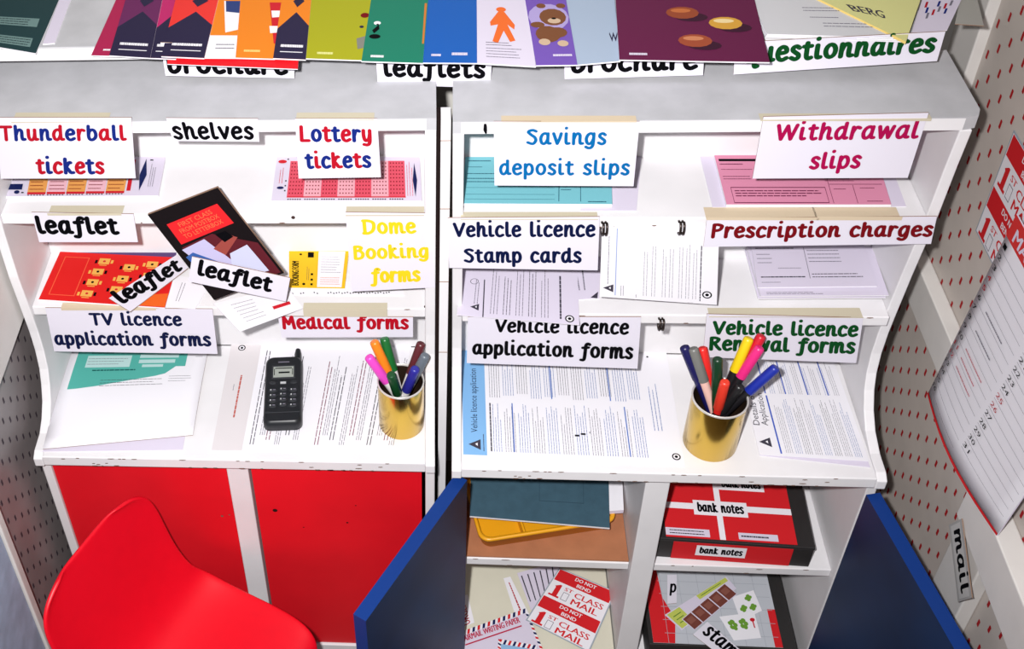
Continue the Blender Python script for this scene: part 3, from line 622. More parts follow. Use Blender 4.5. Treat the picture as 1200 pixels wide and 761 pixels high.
s.poly([(.58,.62),(.84,.60),(.86,.92),(.62,.90),(.50,.74)], C('photo_pale', 204, 206, 232)); s.poly([(.44,.52),(.72,.44),(.80,.50),(.52,.62)], C('photo_skin', 156, 70, 62)); s.poly([(.58,.40),(.72,.40),(.76,.48),(.62,.50)], BLACK)
put(s, 'leaflet', 'black leaflet with a red title panel leaning on the shelf edge', 'leaflet')
s = slip('L', [(250,356),(336,335),(355,361),(281,388.5)], T3+.0052, PAPER, .0012); s.lines(.18,.12,.50,.86,6,INK,th=.18); s.ppoly([(319,359.5),(339,353.2),(341,356.6),(321,363)], RED)
put(s, 'leaflet', 'white leaflet with a red bar overhanging the shelf edge', 'leaflet')
# booking form booklet
s = slip('L', [(322,330),(470,330),(474,346),(327,346)], T3+.0012, PAPER, .0008)
for i in range(40):
    if i in (3,4,7,8,12,13) or i > 16: s.rect(.02+.022*i, .78+.10*((i*5) % 3)/3, .03+.022*i, .86+.10*((i*5) % 3)/3, BLACK)
put(s, 'paper_sheet', 'white sheet with a dotted edge under the yellow booking form', 'paper')
s = slip('L', [(338.5,293),(409,294),(404,338.5),(339,337.5)], T3+.0045, C('booking_yellow', 242, 192, 30), .003)
s.rect(.50,.03,.94,.97,PAPER); s.lines(.55,.14,.90,.62,7,INK,th=.25); s.lines(.55,.70,.90,.92,4,C('rose_ink',230,150,130),th=.4)
s.type('BOOKING FORM', (.17,.94), (.17,.30), .13, BLACK); s.rect(.32,.06,.42,.20,BLACK); s.disc(.20,.12,.002,BLACK); s.disc(.26,.90,.0025,BLACK); s.lines(.30,.45,.36,.8,2,INK2,along='v')
for v in (.62,.76,.88): s.rect(.38,v,.42,v+.05,BLACK)
put(s, 'booking_form', 'yellow and white booking form beside the Dome card', 'form')
# right cabinet: stamp card papers, hung form with rings
def logo(s, u, v, r, mt=INK2):
    W, H = s.size(); s.poly([(u-r/W, v+r/H), (u+r/W, v+r/H), (u+r/W, v-r/H)], mt) if False else s.poly([(u-r/W, v), (u+r/W, v-1.1*r/H), (u+r/W, v+1.1*r/H)], mt); s.poly([(u+.1*r/W, v-.1*r/H), (u+.5*r/W, v-.4*r/H), (u+.5*r/W, v+.3*r/H)], PAPER)
s = slip('R', [(640,300),(704,300),(702,350),(660,352)], T3+.0012, LILAC, .0008); s.ppoly([(692,349),(701,342),(700,350)], INK2); s.lines(.3,.3,.7,.8,3,INK,along='v'); put(s, 'form_sheet', 'printed form half under the hanging form', 'form')
s = slip('R', [(544,300),(676,300),(679,381),(535.5,369.5)], T3+.0026, LILAC, .0008)
u_, v_ = s.uv(556,330); s.disc(u_,v_,.006,INK); s.disc(u_,v_,.005,LILAC); a = s.uv(566,372); b_ = s.uv(568,328); s.poly([(a[0]-.006,a[1]),(a[0]+.004,a[1]),(b_[0]+.004,b_[1]),(b_[0]-.006,b_[1])],INK2)
logo(s, *s.uv(556,360), .006); s.lines(.12,.35,.17,.8,2,INK,along='v')
for i in range(5): s.lines(.26+.105*i,.22+.03*(i % 2),.34+.105*i,.94,3,INK2 if i % 2 else INK,along='v',th=.3)
s.lines(.83,.3,.87,.94,1,INK2,along='v',th=.6); s.eyelet(667.5,374)
put(s, 'form_sheet', 'printed form sliding off the shelf over the black lettered card', 'form')
s = Sheet(quad_y('R', [(705.5,266),(843,266),(840,357.6),(702.7,348)], Y2-.0030), .0008, PAPER, PAPER)
s.rect(.128,.02,.136,.96,C('rule_blue',150,170,220)); logo(s, .07,.86,.0065); s.lines(.05,.12,.08,.8,1,INK,along='v',th=.3); s.lines(.17,.78,.21,.96,2,INK,along='v',th=.35); s.lines(.30,.92,.32,.97,1,INK2,along='v')
for i, a in enumerate((.36,.43,.52,.58,.66,.72,.78)): s.lines(a,.28-.03*(i % 3),a+.05,.94,2,INK,along='v',th=.22)
s.lines(.84,.15,.87,.96,1,INK2,along='v',th=.5); s.eyelet(828.5,345.5); s.lines(.75,.985,.80,.995,1,INK2)
put(s, 'form_sheet', 'white printed form hanging from two metal rings', 'form')
RING = mat('dark_metal_ring', (70, 60, 56), .3, .8)
for px, py, y, nm in ((707,268,Y2,'dark metal ring beside the Vehicle licence Stamp cards sign'), (797,267,Y2,'dark metal ring beside the Prescription charges sign'), (773.5,380,Y3,'dark metal ring on the lower shelf edge above the pens')):
    c = hit('R', px, py, 1, y-.004); mb = MB()
    for dx in (-.0022, .0022):
        cc = [RM @ Vector((c.x+dx+.0015*math.sin(a*.3), c.y+.0075*math.sin(a), c.z+.0095*math.cos(a))) for a in [2*math.pi*i/20 for i in range(21)]]
        mb.tube(cc, .0016, RING, 6)
    tag(mb.build('binder_ring'), nm, 'ring', 'metal rings on the shelf edges')
c = hit('R', 568.5, 152, 1, Y1-.004); mb = MB()
mb.tube([RM @ Vector((c.x, Y1-.0012, c.z+.006)), RM @ Vector((c.x, Y1-.004, c.z+.0045)), RM @ Vector((c.x, Y1-.005, c.z)), RM @ Vector((c.x+.001, Y1-.0042, c.z-.005))], [.0016, .0020, .0022, .0012], BLACK, 8)
tag(mb.build('hook'), 'small black hook on the shelf edge beside the Savings card', 'hook')
# prescription papers
N = 9
for k in range(N):
    j = random.Random(k+3); dx, dy = j.uniform(-5, 5), j.uniform(-2, 3)
    if k == N-1: px = [(878,270),(1007,270),(1028,335.5),(888,337)]
    else:
        ex = 8 if k > 3 else 2
        px = [(872+dx,280),(1010+dx+ex,280),(1033+dx+ex,346+dy),(891+dx,347+dy)]
    s = slip('R', px, T3+.0024+.0031*k, LILAC, .0018)
    if k == N-1:
        s.lines(.03,.30,.4,.36,1,INK2,th=.35); s.lines(.03,.40,.16,.62,3,INK,th=.25)
        s.lines(.48,.34,.76,.60,4,INK,th=.3); s.lines(.48,.76,.98,.86,2,INK2,th=.4); s.lines(.04,.80,.44,.86,1,INK2,th=.5); s.rect(.455,.32,.46,.86,INK); s.lines(.2,.66,.4,.70,1,INK); s.lines(.04,.9,.2,.94,1,INK)
    else: s.lines(.05,.93,.5,.98,2,INK,th=.5)
    put(s, 'prescription_form', 'white prescription form, %s in its stack under the Prescription charges card' % ('lowest','second from the bottom','third from the bottom','fourth from the bottom','in the middle','fourth from the top','third from the top','second from the top','topmost')[k], 'form', 'prescription forms in a stack')

# ================================================================== forms on the worktops
TEAL = C('teal_form', 84, 178, 166); TEALD = C('teal_ink', 14, 92, 88)
s = slip('L', [(88,408),(236,408),(214,527.5),(47,529.5)], TW+.0012, LILAC, .0008); put(s, 'form_sheet', 'white sheet under the TV licence form', 'form')
s = Sheet(quad_z('L', [(86,404),(245,404),(226,510),(50,526.5)], TW+.0035), .001, PAPER, EDGE, bend=lambda u, v: .006*math.sin(math.pi*min(1, v))*(1-.5*u))
n_ = 12; lo = [.48, .475, .465, .455, .44, .425, .41, .395, .38, .365, .34, .26]
for i in range(n_):
    a0, a1 = .06+.80*i/n_, .06+.80*(i+1)/n_; l0 = lo[i]; l1 = lo[min(i+1, n_-1)]; o = .0004
    for q in range(8): s.face([s.at(a0,l0*q/8,o), s.at(a1,l1*q/8,o), s.at(a1,l1*(q+1)/8,o), s.at(a0,l0*(q+1)/8,o)], TEAL)
pl = C('pale_teal_box', 188, 222, 220); s.k = 14
for a in ((.14,.13,.46,.26),(.52,.12,.80,.16),(.52,.18,.78,.22),(.55,.235,.70,.265)): s.rect(*a, pl)
s.lines(.16,.06,.34,.115,2,TEALD,th=.5); s.lines(.52,.06,.76,.10,1,TEALD,th=.5); s.lines(.15,.15,.45,.24,3,INK,th=.25); s.lines(.20,.275,.60,.31,1,TEALD,th=.6)
s.lines(.28,.385,.74,.47,3,INK2,th=.25); s.lines(.76,.36,.92,.44,3,INK,th=.25); s.lines(.92,.14,.97,.16,1,INK)
put(s, 'form_sheet', 'white form with a teal header below the TV licence card', 'form')
s = slip('L', [(272,399),(483,399),(458.5,529.5),(248,528)], TW+.0012, PAPER, .0008)
s.rect(.0,.0,.17,1,C('form_beige', 226, 220, 222)); s.eyelet(283.5,408); s.lines(.075,.30,.105,.72,1,C('rust_ink',190,90,80),along='v',th=.5); s.lines(.05,.42,.065,.48,1,INK,along='v')
for i, a in enumerate((.20,.25,.285,.34,.39,.44,.56,.60,.64,.70,.745,.79,.85,.90,.94,.975)):
    s.lines(a,.10+.05*((i*3) % 4),a+.035,.95-.04*((i*5) % 3),3 if i % 2 else 2,(INK2, INK, C('wine_ink',130,70,90), INK)[i % 4],along='v',th=.42,jag=.3)
put(s, 'form_sheet', 'printed medical form lying under the mobile phone', 'form')
BLT = C('form_blue_ink', 96, 120, 176)
s = slip('R', [(540.5,408),(781,414),(803,546),(542.5,535)], TW+.0014, PAPER, .0008, nu=1)
s.rect(.002,.02,.112,.985,C('form_blue_band',132,184,232)); s.type('Vehicle licence application', (.070,.79), (.070,.20), .045, DNAV); logo(s,.055,.895,.009); s.lines(.09,.80,.105,.95,1,INK2,along='v',th=.4)
for i in range(11):
    a = .128+.066*i; c = [INK, BLT, INK, BLT, BLT, INK][i % 6]
    s.lines(a,.10,a+.058,.47-.02*(i % 3),5,c,along='v',th=.34,jag=.35); s.lines(a,.52+.02*(i % 2),a+.058,.95,5,[BLT,INK][i % 2],along='v',th=.34,jag=.4)
for a in (.425,.70): s.rect(a,.10,a+.005,.47,C('rule_mid_blue',70,110,190))
for a in (.235,.76): s.rect(a,.52,a+.005,.95,MATS['rule_mid_blue'])
s.lines(.125,.52,.14,.95,1,INK2,along='v',th=.7); s.lines(.88,.30,.93,.72,3,BLT,along='v',th=.3); s.rect(.52,.78,.54,.795,BLACK); s.rect(.548,.765,.57,.78,BLACK); s.rect(.588,.75,.592,.765,INK2); s.eyelet(792.5,536); s.disc(.905,.045,.0016,BLACK)
put(s, 'form_sheet', 'blue banded vehicle licence application form on the worktop', 'form')
s = slip('R', [(863,419),(972,421),(1020,548),(890,534)], TW+.0012, LILAC, .0008); put(s, 'form_sheet', 'white sheet under the renewal form beside the pens', 'form')
s = Sheet(quad_z('R', [(862,416),(975,418),(1019,541),(890,533)], TW+.0028), .0008, PAPER, PAPER)
RB = C('rule_royal_blue', 60, 90, 190)
for a in (.20,.40,.62,.82): s.rect(a,.06,a+.012,.40,RB)
s.rect(.20,.42,.215,.98,RB); s.type('Details of', (.07,.72), (.09,.40), .045, INK2); s.type('Application', (.15,.72), (.17,.40), .045, INK2); logo(s,.08,.88,.008)
for i in range(8):
    a = .25+.09*i; s.lines(a,.44,a+.075,.97,4,[INK,BLT,INK2][i % 3],along='v',th=.3,jag=.3); s.lines(a,.06,a+.06,.40,3,[BLT,INK][i % 2],along='v',th=.28)
put(s, 'form_sheet', 'printed renewal form to the right of the pen pot', 'form')

# ================================================================== mobile phone
ph0 = hit('L', 332, 508, 2, TW+.001); ph1 = hit('L', 333, 420, 2, TW+.022)
root = empty('mobile_phone', Matrix.Translation((ph0.x, ph0.y, TW+.003)) @ Matrix.Rotation(math.atan2(-(ph1.x-ph0.x), ph1.y-ph0.y), 4, 'Z') @ Matrix.Diagonal((1.08, 1.20, 1.1, 1)))
tag(root, 'black mobile phone with a stub aerial lying on the medical form', 'phone')
PB = mat('phone_black', (30, 32, 36), .4, spec=.4)
HW, HL, HT = .0275, .116, .020
def outline(k, n=6):
    pts = []
    for cx, cy, r, a0 in ((HW-.010, .010, .010, -90), (HW-.012, HL-.014, .012, 0), (-HW+.012, HL-.014, .012, 90), (-HW+.010, .010, .010, 180)):
        for i in range(n+1):
            a = math.radians(a0+90*i/n); pts.append(((cx+r*math.cos(a))*k, HL/2+(cy+r*math.sin(a)-HL/2)*(1-(1-k)*.6)))
    return [(x*(1-.06*math.sin(math.pi*y/HL)), y) for x, y in pts]
mb = MB(); mb.rings([[Vector((x, y, z)) for x, y in outline(k)] for k, z in ((.90, 0), (1, .004), (1, .013), (.97, .018), (.90, HT))], PB); mb.build('phone_body', root)
mb = MB(); mb.tube([(.0195, HL-.012, .011), (.0195, HL+.006, .012), (.0195, HL+.014, .012)], [.0055, .005, .0035], PB, 12); mb.build('aerial', root)
scr = mat('phone_screen', (168, 174, 166), .3); glo = C('phone_bezel', 60, 62, 66)
mb = MB(); mb.box((-.0165, .073, HT), (.0165, .096, HT+.0006), glo); mb.box((-.0145, .0755, HT+.0006), (.0145, .0935, HT+.0010), scr)
for x0, y0, x1, y1 in ((-.012,.090,.012,.0915),(-.007,.082,.009,.0845),(-.0135,.079,-.0125,.090),(.0125,.079,.0135,.090)): mb.box((x0,y0,HT+.001),(x1,y1,HT+.0012), BLACK)
mb.build('screen', root)
mb = MB(); mb.box((-.008, .1015, HT-.0005), (.008, .103, HT+.0004), INK); mb.build('maker_plate', root)
mb = MB(); mb.box((-.024, .0165, HT-.001), (.024, .0175, HT+.0006), glo); mb.build('flip_seam', root)
KEY = C('phone_key', 48, 50, 54); KW = C('key_print', 196, 198, 200)
def key(x, y, w_, h_, mark):
    mb = MB(); mb.rings([[Vector((x+a*w_*math.cos(t), y+a*h_*math.sin(t), z)) for t in [2*math.pi*i/12 for i in range(12)]] for a, z in ((1, HT-.001), (1, HT+.0008), (.75, HT+.0014))], KEY)
    if mark: mb.box((x-.0034, y-.0008, HT+.0014), (x-.0018, y+.0014, HT+.0016), KW); mb.box((x+.0002, y-.0003, HT+.0014), (x+.0040, y+.0010, HT+.0016), INK)
    return mb.build('key', root)
for r in range(4):
    for c in range(3): key(-.0145+.0145*c, .028+.0085*r+(.0015 if c == 1 else 0), .0060, .0034, True)
mb = MB(); mb.box((-.004, .0645, HT-.001), (.004, .0672, HT+.0014), KW); mb.build('menu_key', root)
for x in (-.015, .015): key(x, .0665, .0052, .0028, False)

# ================================================================== pen pots and pens
GOLD = mat('gold_tin', (216, 180, 78), .20, 1.0, k=.95)
GOLDIN = mat('dark_tin_inside', (70, 52, 40), .4, .6); RIM = mat('tin_rim', (236, 232, 226), .3, .4)
def pot(u, cx, cy, r, h, label):
    c = FR[u] @ Vector((cx, cy, TW)); c.z += .0004
    root = empty('pen_pot', Matrix.Translation(c)); tag(root, label, 'pot', 'gold tin pen pots')
    def ring(rr, z, n=40): return [Vector((rr*math.cos(2*math.pi*i/n), rr*math.sin(2*math.pi*i/n), z)) for i in range(n)]
    mb = MB(); mb.rings([ring(r*.97, 0), ring(r, .002), ring(r, h-.002)], GOLD, True, False); mb.build('tin_body', root)
    mb = MB(); mb.rings([ring(r*.96, h-.002), ring(r*.96, .003)], GOLDIN, False, True); mb.build('tin_lining', root)
    mb = MB(); mb.rings([ring(r*.955, h-.003), ring(r*.96, h), ring(r*1.0, h+.0012), ring(r*1.025, h), ring(r*1.01, h-.003)], RIM, False, False); mb.build('rim', root)
    return c, r, h
def pen(potd, px, py, cap_c, barrel_c, label, yt, rr=.0074):
    """a felt pen standing in the pot; its upper end is seen at the photo point"""
    c, r, h = potd; d = ray(px, py); T = CAM+d*((yt-CAM.y)/d.y)
    hz = Vector((T.x-c.x, T.y-c.y, 0)); l = hz.length or 1e-6; k = min(1, l/.05)
    B = c+Vector((0, 0, .008))-hz/l*(r-rr-.0045)*k
    ax = (T-B).normalized()
    for _ in range(4):                                      # keep the shaft inside the rim and the foot inside the tin
        q = B+ax*((h+.001)/ax.z); off = Vector((q.x-c.x, q.y-c.y, 0)); lim = r-rr-.0025
        if off.length > lim: B = B-off.normalized()*(off.length-lim)*1.6
        bo = Vector((B.x-c.x, B.y-c.y, 0)); lim = r-rr-.0035
        if bo.length > lim: bo = bo.normalized()*lim; B = Vector((c.x+bo.x, c.y+bo.y, B.z))
        ax = (T-B).normalized()
    root = empty('felt_pen', Matrix.Translation(B) @ ax.to_track_quat('Z', 'Y').to_matrix().to_4x4())
    tag(root, label, 'pen', 'felt pens in the gold pots')
    L = (T-B).length; cl = .054
    cm = C('pen_%d_%d_%d' % cap_c, *cap_c, rough=.35, spec=.5); bmm = C('pen_%d_%d_%d' % barrel_c, *barrel_c, rough=.35, spec=.5)
    def rg(pts, mt, nm):
        mb = MB(); n = 16; mb.rings([[Vector((a*math.cos(2*math.pi*i/n), a*math.sin(2*math.pi*i/n), z)) for i in range(n)] for a, z in pts], mt); mb.build(nm, root)
    rg([(rr*.7, 0), (rr*.88, .002), (rr*.88, L-cl)], bmm, 'barrel')
    rg([(rr*.96, L-cl), (rr, L-cl+.001), (rr*.93, L-.004), (rr*.85, L-.0012), (rr*.62, L)], cm, 'cap')
pr_ = (.0365, -.043)
PR = pot('R', .3690, -.0440, .0375, .098, 'gold tin pot of felt pens in front of the green lettered card')
PL = pot('L', -.0505, -.0275, .0335, .094, 'gold tin pot of felt pens beside the mobile phone')
WB = (232, 228, 226); KB = (26, 24, 28)
for a in ((801.5,406,(26,24,84),(26,24,84),'navy felt pen, leftmost in the right pot',-0.015), (812,408,(120,120,116),(236,190,178),'pale pink felt pen with a grey end in the right pot',-0.02), (823,407,(226,40,36),(226,40,36),'red felt pen beside the pale pink one in the right pot',-0.01), (841,420,(20,58,34),(20,58,34),'dark green felt pen in the middle of the right pot',-0.04),
          (878,396,(242,206,20),(26,24,28),'yellow felt pen leaning right in the right pot',-0.022), (893,393,(206,22,46),(26,24,28),'crimson felt pen leaning right, tallest in the right pot',-0.02), (891,407,(232,42,128),(26,24,28),'magenta felt pen leaning right in the right pot',-0.035), (850,447,(232,62,44),(226,40,36),'short orange red felt pen at the front of the right pot',-0.058), (868,452,(30,30,32),KB,'black felt pen at the front of the right pot',-0.056), (910,430.5,(30,48,160),(26,24,28),'blue felt pen leaning far right in the right pot',-0.045)):
    pen(PR, *a)
for a in ((438,400,(244,134,28),WB,'orange felt pen leaning left in the left pot',-0.003), (450,396,(22,104,44),WB,'green felt pen behind the orange one in the left pot',0.008), (431.5,418,(238,78,200),WB,'pink felt pen, leftmost in the left pot',-0.02), (458,439,(22,74,40),WB,'dark green felt pen at the front of the left pot',-0.045), (494,402,(92,36,42),WB,'maroon felt pen at the back of the left pot',0), (499,416,(104,112,122),WB,'grey felt pen, rightmost in the left pot',-0.02), (487,432,(44,44,150),WB,'blue felt pen at the front of the left pot',-0.036), (445,416,(176,160,200),(176,160,200),'lilac felt pen half hidden by the orange one in the left pot',0.005)):
    pen(PL, *a)

# ================================================================== inside the right cupboard
def in_R(mb_fn): pass
mb = MB(); mb.box((ra+.001, -.0695, -.7895), (.2785, .125, -.7865), WOOD, RM); tag(mb.build('wooden_board'), 'brown wooden board on the cupboard shelf under the yellow tray', 'board')
# yellow tray
tq = [hit('R', *q, 2, -.7855) for q in ((566,643),(731,617))]
ang = math.atan2(tq[1].y-tq[0].y, tq[1].x-tq[0].x)
root = empty('tray', RM @ Matrix.Translation((tq[0].x, tq[0].y, -.7862)) @ Matrix.Rotation(ang, 4, 'Z')); tag(root, 'shallow yellow plastic tray under the slate folder', 'tray')
TY = mat('yellow_plastic', (236, 166, 26), .35, spec=.5); TL_, TD_, TH_ = .212, .135, .030
def rr_ring(k, z, n=6, r=.016):
    p = []
    for cx, cy, a0 in ((TL_-r, r, -90), (TL_-r, TD_-r, 0), (r, TD_-r, 90), (r, r, 180)):
        for i in range(n+1):
            a = math.radians(a0+90*i/n); p.append(Vector((TL_/2+(cx+r*math.cos(a)-TL_/2)*(1+2*k/TL_), TD_/2+(cy+r*math.sin(a)-TD_/2)*(1+2*k/TD_), z)))
    return p
mb = MB(); mb.rings([rr_ring(-.004, .001), rr_ring(0, .002), rr_ring(.003, TH_-.007), rr_ring(.006, TH_-.006), rr_ring(.006, TH_), rr_ring(.001, TH_), rr_ring(-.003, .004)], TY, True, True); mb.build('tray_body', root)
mb = MB(); mb.box((.066, .002, .0035), (.069, TD_-.002, TH_-.004), TY); mb.build('partition', root)
s = Sheet(quad_z('R', [(700,556),(729,556),(731,598),(703,600)], -.7485), .008, PAPER, LILAC); tag(s.build('paper_pad'), 'white paper pad behind the slate folder in the tray', 'paper')
# slate folder lying on the tray
s = Sheet(quad_z('R', [(552,548),(713,553),(714.5,619),(550.5,605)], -.742), .0035, C('slate_card', 62, 92, 108, noise=.12, scale=60), PAPER)
for a in ((.50,.15,.82,.16),(.50,.60,.82,.61),(.50,.15,.503,.61),(.817,.15,.82,.61)): s.rect(*a, C('slate_line', 44, 68, 84))
tag(s.build('folder'), 'slate blue card folder lying on the yellow tray', 'folder')
# box files
BOXB = mat('box_file_black', (40, 38, 38), .55, noise=.15, scale=20)
def boxfile(corners, z0, z1, label, nm='box_file', mt=BOXB):
    """corners: front left, front right, depth (unit frame)"""
    a, b, dp = Vector(corners[0]), Vector(corners[1]), corners[2]
    d = (b-a).normalized(); n = Vector((-d.y, d.x, 0))
    A = [a, b, b+n*dp, a+n*dp]
    root = empty(nm, RM @ Matrix.Translation((a.x, a.y, z0))); tag(root, label, 'box')
    def W(x, y, z): p = d*x+n*y; return Vector((p.x, p.y, z))
    Lx = (b-a).length; H = z1-z0; mb = MB()
    for lo, hi, e in ((0, H-.006, 0), (H-.005, H, .0008)):
        q = [W(-e, -e, lo), W(Lx+e, -e, lo), W(Lx+e, dp, lo), W(-e, dp, lo), W(-e, -e, hi), W(Lx+e, -e, hi), W(Lx+e, dp, hi), W(-e, dp, hi)]
        mb.idx(q, [(0,3,2,1),(4,5,6,7),(0,1,5,4),(1,2,6,5),(2,3,7,6),(3,0,4,7)], mt); mb.build('box_base' if lo == 0 else 'box_lid', root, bevel=.0008); mb = MB()
    M = RM @ Matrix.Translation((a.x, a.y, z0))
    return root, (lambda x, y, z: M @ W(x, y, z)), Lx, H
def on(root, s, nm, label=None):
    o = s.build(nm, root, origin=Vector((0, 0, 0))); o.matrix_parent_inverse = root.matrix_world.inverted()
    if label: o['label'] = label
    return o
bpy.context.view_layer.update()
BRED = C('banknote_red', 216, 30, 38)
fl_ = hit('R', 770, 650, 2, -.7855); fr_ = hit('R', 962, 665, 2, -.7855)
fl_ = Vector((.322, -.058, 0)); fr_ = Vector((.552, -.068, 0))
root, W, Lx, H = boxfile((fl_, fr_, .17), -.7892, -.7385, 'black box file covered in red paper labelled bank notes')
bpy.context.view_layer.update()
s = Sheet([W(.010,.168,H+.0008), W(Lx-.025,.168,H+.0008), W(Lx-.025,.003,H+.0008), W(.010,.003,H+.0008)], .0006, BRED)
s.rect(.0,.60,1,.67,PAPER); s.rect(.415,.0,.46,1,PAPER)
o_ = s
def lbl(s, u0, v0, u1, v1, text, asp=1.0):
    s.rect(u0, v0, u1, v1, PAPER); W_, H_ = s.size()
    L = (u1-u0)*W_*.88; _, w0 = hand(text, .26, 1); hv = (v1-v0)*H_*.42; asp = (L/hv-.26)/w0
    for ci, ps in hand(text, .26, asp)[0]:
        o = s.lay()
        for p in ps: s.face([s.at(u0+(u1-u0)*.06+(gx+.15)*hv/W_, v0+(v1-v0)*.74-gy*hv/H_, o) for gx, gy in p], BLACK); o += 2.5e-6
lbl(s, .24,.56,.66,.73,'bank notes'); lbl(s, .46,.27,.82,.42,'bank notes')
s.rect(.0,.90,.34,.985,LILAC); s.lines(.03,.91,.30,.975,2,BLACK,th=.5); s.rect(.56,.91,.86,.985,LILAC); s.lines(.58,.92,.84,.975,1,INK2,th=.5)
on(root, s, 'top_paper', 'red paper with white strips reading bank notes')
s = Sheet([W(.022,-.0012,H-.006), W(Lx-.03,-.0012,H-.006), W(Lx-.03,-.0012,.001), W(.022,-.0012,.001)], .0006, BRED); lbl(s,.20,.12,.62,.72,'bank notes'); on(root, s, 'front_paper', 'red front paper reading bank notes')
# stamps box below
root, W, Lx, H = boxfile((Vector((.332,-.0865,0)), Vector((.570,-.0865,0)), .165), FLOOR+.0405, -1.0, 'black box file with a grey and red picture lid labelled stamps')
bpy.context.view_layer.update()
s = Sheet([W(.006,.160,H+.0008), W(Lx-.022,.160,H+.0008), W(Lx-.022,.002,H+.0008), W(.006,.002,H+.0008)], .0006, C('stamp_grey', 196, 200, 208))
s.poly([(0,0),(.10,0),(.12,.45),(.20,.70),(.17,1),(0,1)], BRED); s.rect(.94,.55,1,1,BRED)
for i in range(6): s.rect(.12+.15*i,.0,.123+.15*i,1,C('stamp_line',168,172,182)); s.rect(.1,.08+.16*i,.98,.085+.16*i,MATS['stamp_line'])
on(root, s, 'lid_picture', 'grey and red picture paper')
def topq(W, Lx, H, pts, z): return [W(x*Lx, y, H+z) for x, y in pts]
def zq(px, z): return quad_z('R', px, z)
ZB = -1.0+.0016
# strip of stamps and cards on its lid
s = Sheet(zq([(779,721),(851,676),(863,690),(799,739)], ZB+.0010), .0006, LILAC)
s.rect(.02,.05,.22,.95,C('label_lime',196,206,96)); s.rect(.5,.02,.98,.30,MATS['label_lime']); s.lines(.55,.06,.95,.26,1,C('leaf_green',70,120,40)); s.lines(.06,.2,.2,.8,3,MATS['leaf_green'])
tag(s.build('stamp_label'), 'white and lime label on the stamps box lid', 'label')
s = Sheet(zq([(799,726),(849,684),(864,696.5),(814,739)], ZB+.0022), .0006, LILAC)
for i in range(5): s.rect(.01+.20*i,.04,.19+.20*i,.96,C('stamp_brown',118,62,52)); s.rect(.04+.20*i,.2,.16+.20*i,.6,C('stamp_brown_light',140,84,72))
tag(s.build('stamp_strip'), 'strip of five brown stamps on the stamps box lid', 'stamp strip')
GL = C('stamp_leaf', 108, 158, 52)
s = Sheet(zq([(858,700),(883,692),(893,716),(868,728)], ZB+.0012), .0005, PAPER)
for a in ((.65,.25),(.3,.6),(.7,.7)):
    for q in range(4): s.disc(a[0]+.08*math.cos(q*1.6), a[1]+.08*math.sin(q*1.6), .0035, GL)
tag(s.build('stamp_card'), 'small white card with green leaves by the brown stamp strip', 'stamp card')
s = Sheet(zq([(843,723),(884,718),(892,748),(860,751)], ZB+.0020), .0005, PAPER)
for a in ((.25,.4),(.58,.4)):
    for q in range(5): s.disc(a[0]+.07*math.cos(q*1.26), a[1]+.14*math.sin(q*1.26), .0042, GL)
s.disc(.88,.28,.0035,RED,ru=1.3); s.rect(.86,.3,.9,.6,RED)
tag(s.build('stamp_card'), 'white card with two green trees and a red dot', 'stamp card')
def slanted(px, z, text, A, B, xh, up, label):
    s = Sheet(zq(px, z), .001, CARD, EDGE); s.hand(text, A, B, xh, LEAFK, .22, up); return tag(s.build('sign_card'), label, 'sign', 'hand lettered box labels')
slanted([(829,729),(885,777),(872,790),(812,744)], ZB+.0035, 'stamps', (822,741), (875,784), 12, (7,-9), 'white card reading stamps lying across the stamps box')
slanted([(782,674),(793,674),(793,707),(782,708)], ZB+.0012, 'p', (784,694), (793,694), 9, None, 'small white card with a letter p at the corner of the stamps box')
# cream box with postal labels
root, W, Lx, H = boxfile((Vector((.018,-.084,0)), Vector((.277,-.084,0)), .19), FLOOR+.0405, -1.040, 'cream box full width under the cupboard shelf with postal labels on its lid', 'storage_box', mat('cream_box_card', (224, 220, 200), .7, noise=.06, scale=10))
bpy.context.view_layer.update()
ZC = -1.040
def class_sheet(s):
    s.rect(.02,.015,.98,.985,PAPER); GRY = None
    for k in (0, .5):
        s.rect(.03,.02+k,.97,.215+k,BRED); s.type('DO NOT', (.33,.10+k), (.69,.10+k), .055, PAPER); s.type('BEND', (.40,.19+k), (.64,.19+k), .055, PAPER)
        s.poly([(.10,.30+k),(.17,.255+k),(.20,.255+k),(.20,.445+k),(.24,.445+k),(.24,.475+k),(.07,.475+k),(.07,.445+k),(.12,.445+k),(.12,.315+k)], BRED)
        s.type('ST', (.26,.315+k), (.40,.315+k), .055, BRED); s.rect(.27,.34+k,.37,.47+k,INK); s.rect(.278,.348+k,.362,.462+k,PAPER)
        s.type('CLASS', (.44,.355+k), (.92,.355+k), .085, BRED); s.type('MAIL', (.44,.475+k), (.88,.475+k), .095, BRED)
BACK = C('sticker_backing', 166, 176, 186)
s = Sheet(zq([(655.5,665.5),(722,693.5),(690.5,765),(616,727)], ZC+.0045), .0006, BACK); class_sheet(s)
tag(s.build('sticker_sheet'), 'grey sheet of red first class mail stickers on the cream box', 'stickers')
s = Sheet(zq([(606,672),(655,658),(660,706),(622,715)], ZC+.0018), .0006, LILAC)
for i in range(6): s.rect(.06+.15*i,.10,.09+.15*i,.80,INK2)
tag(s.build('label_sheet'), 'pale label with a row of dark stripes beside the sticker sheet', 'label')
s = Sheet(zq([(590,678),(598,676),(622,724),(606,728)], ZC+.0028), .0005, PAPER); s.lines(.3,.05,.7,.95,1,MRED,along='v',th=.5); tag(s.build('paper_strip'), 'narrow white strip with red print above the airmail pad', 'label')
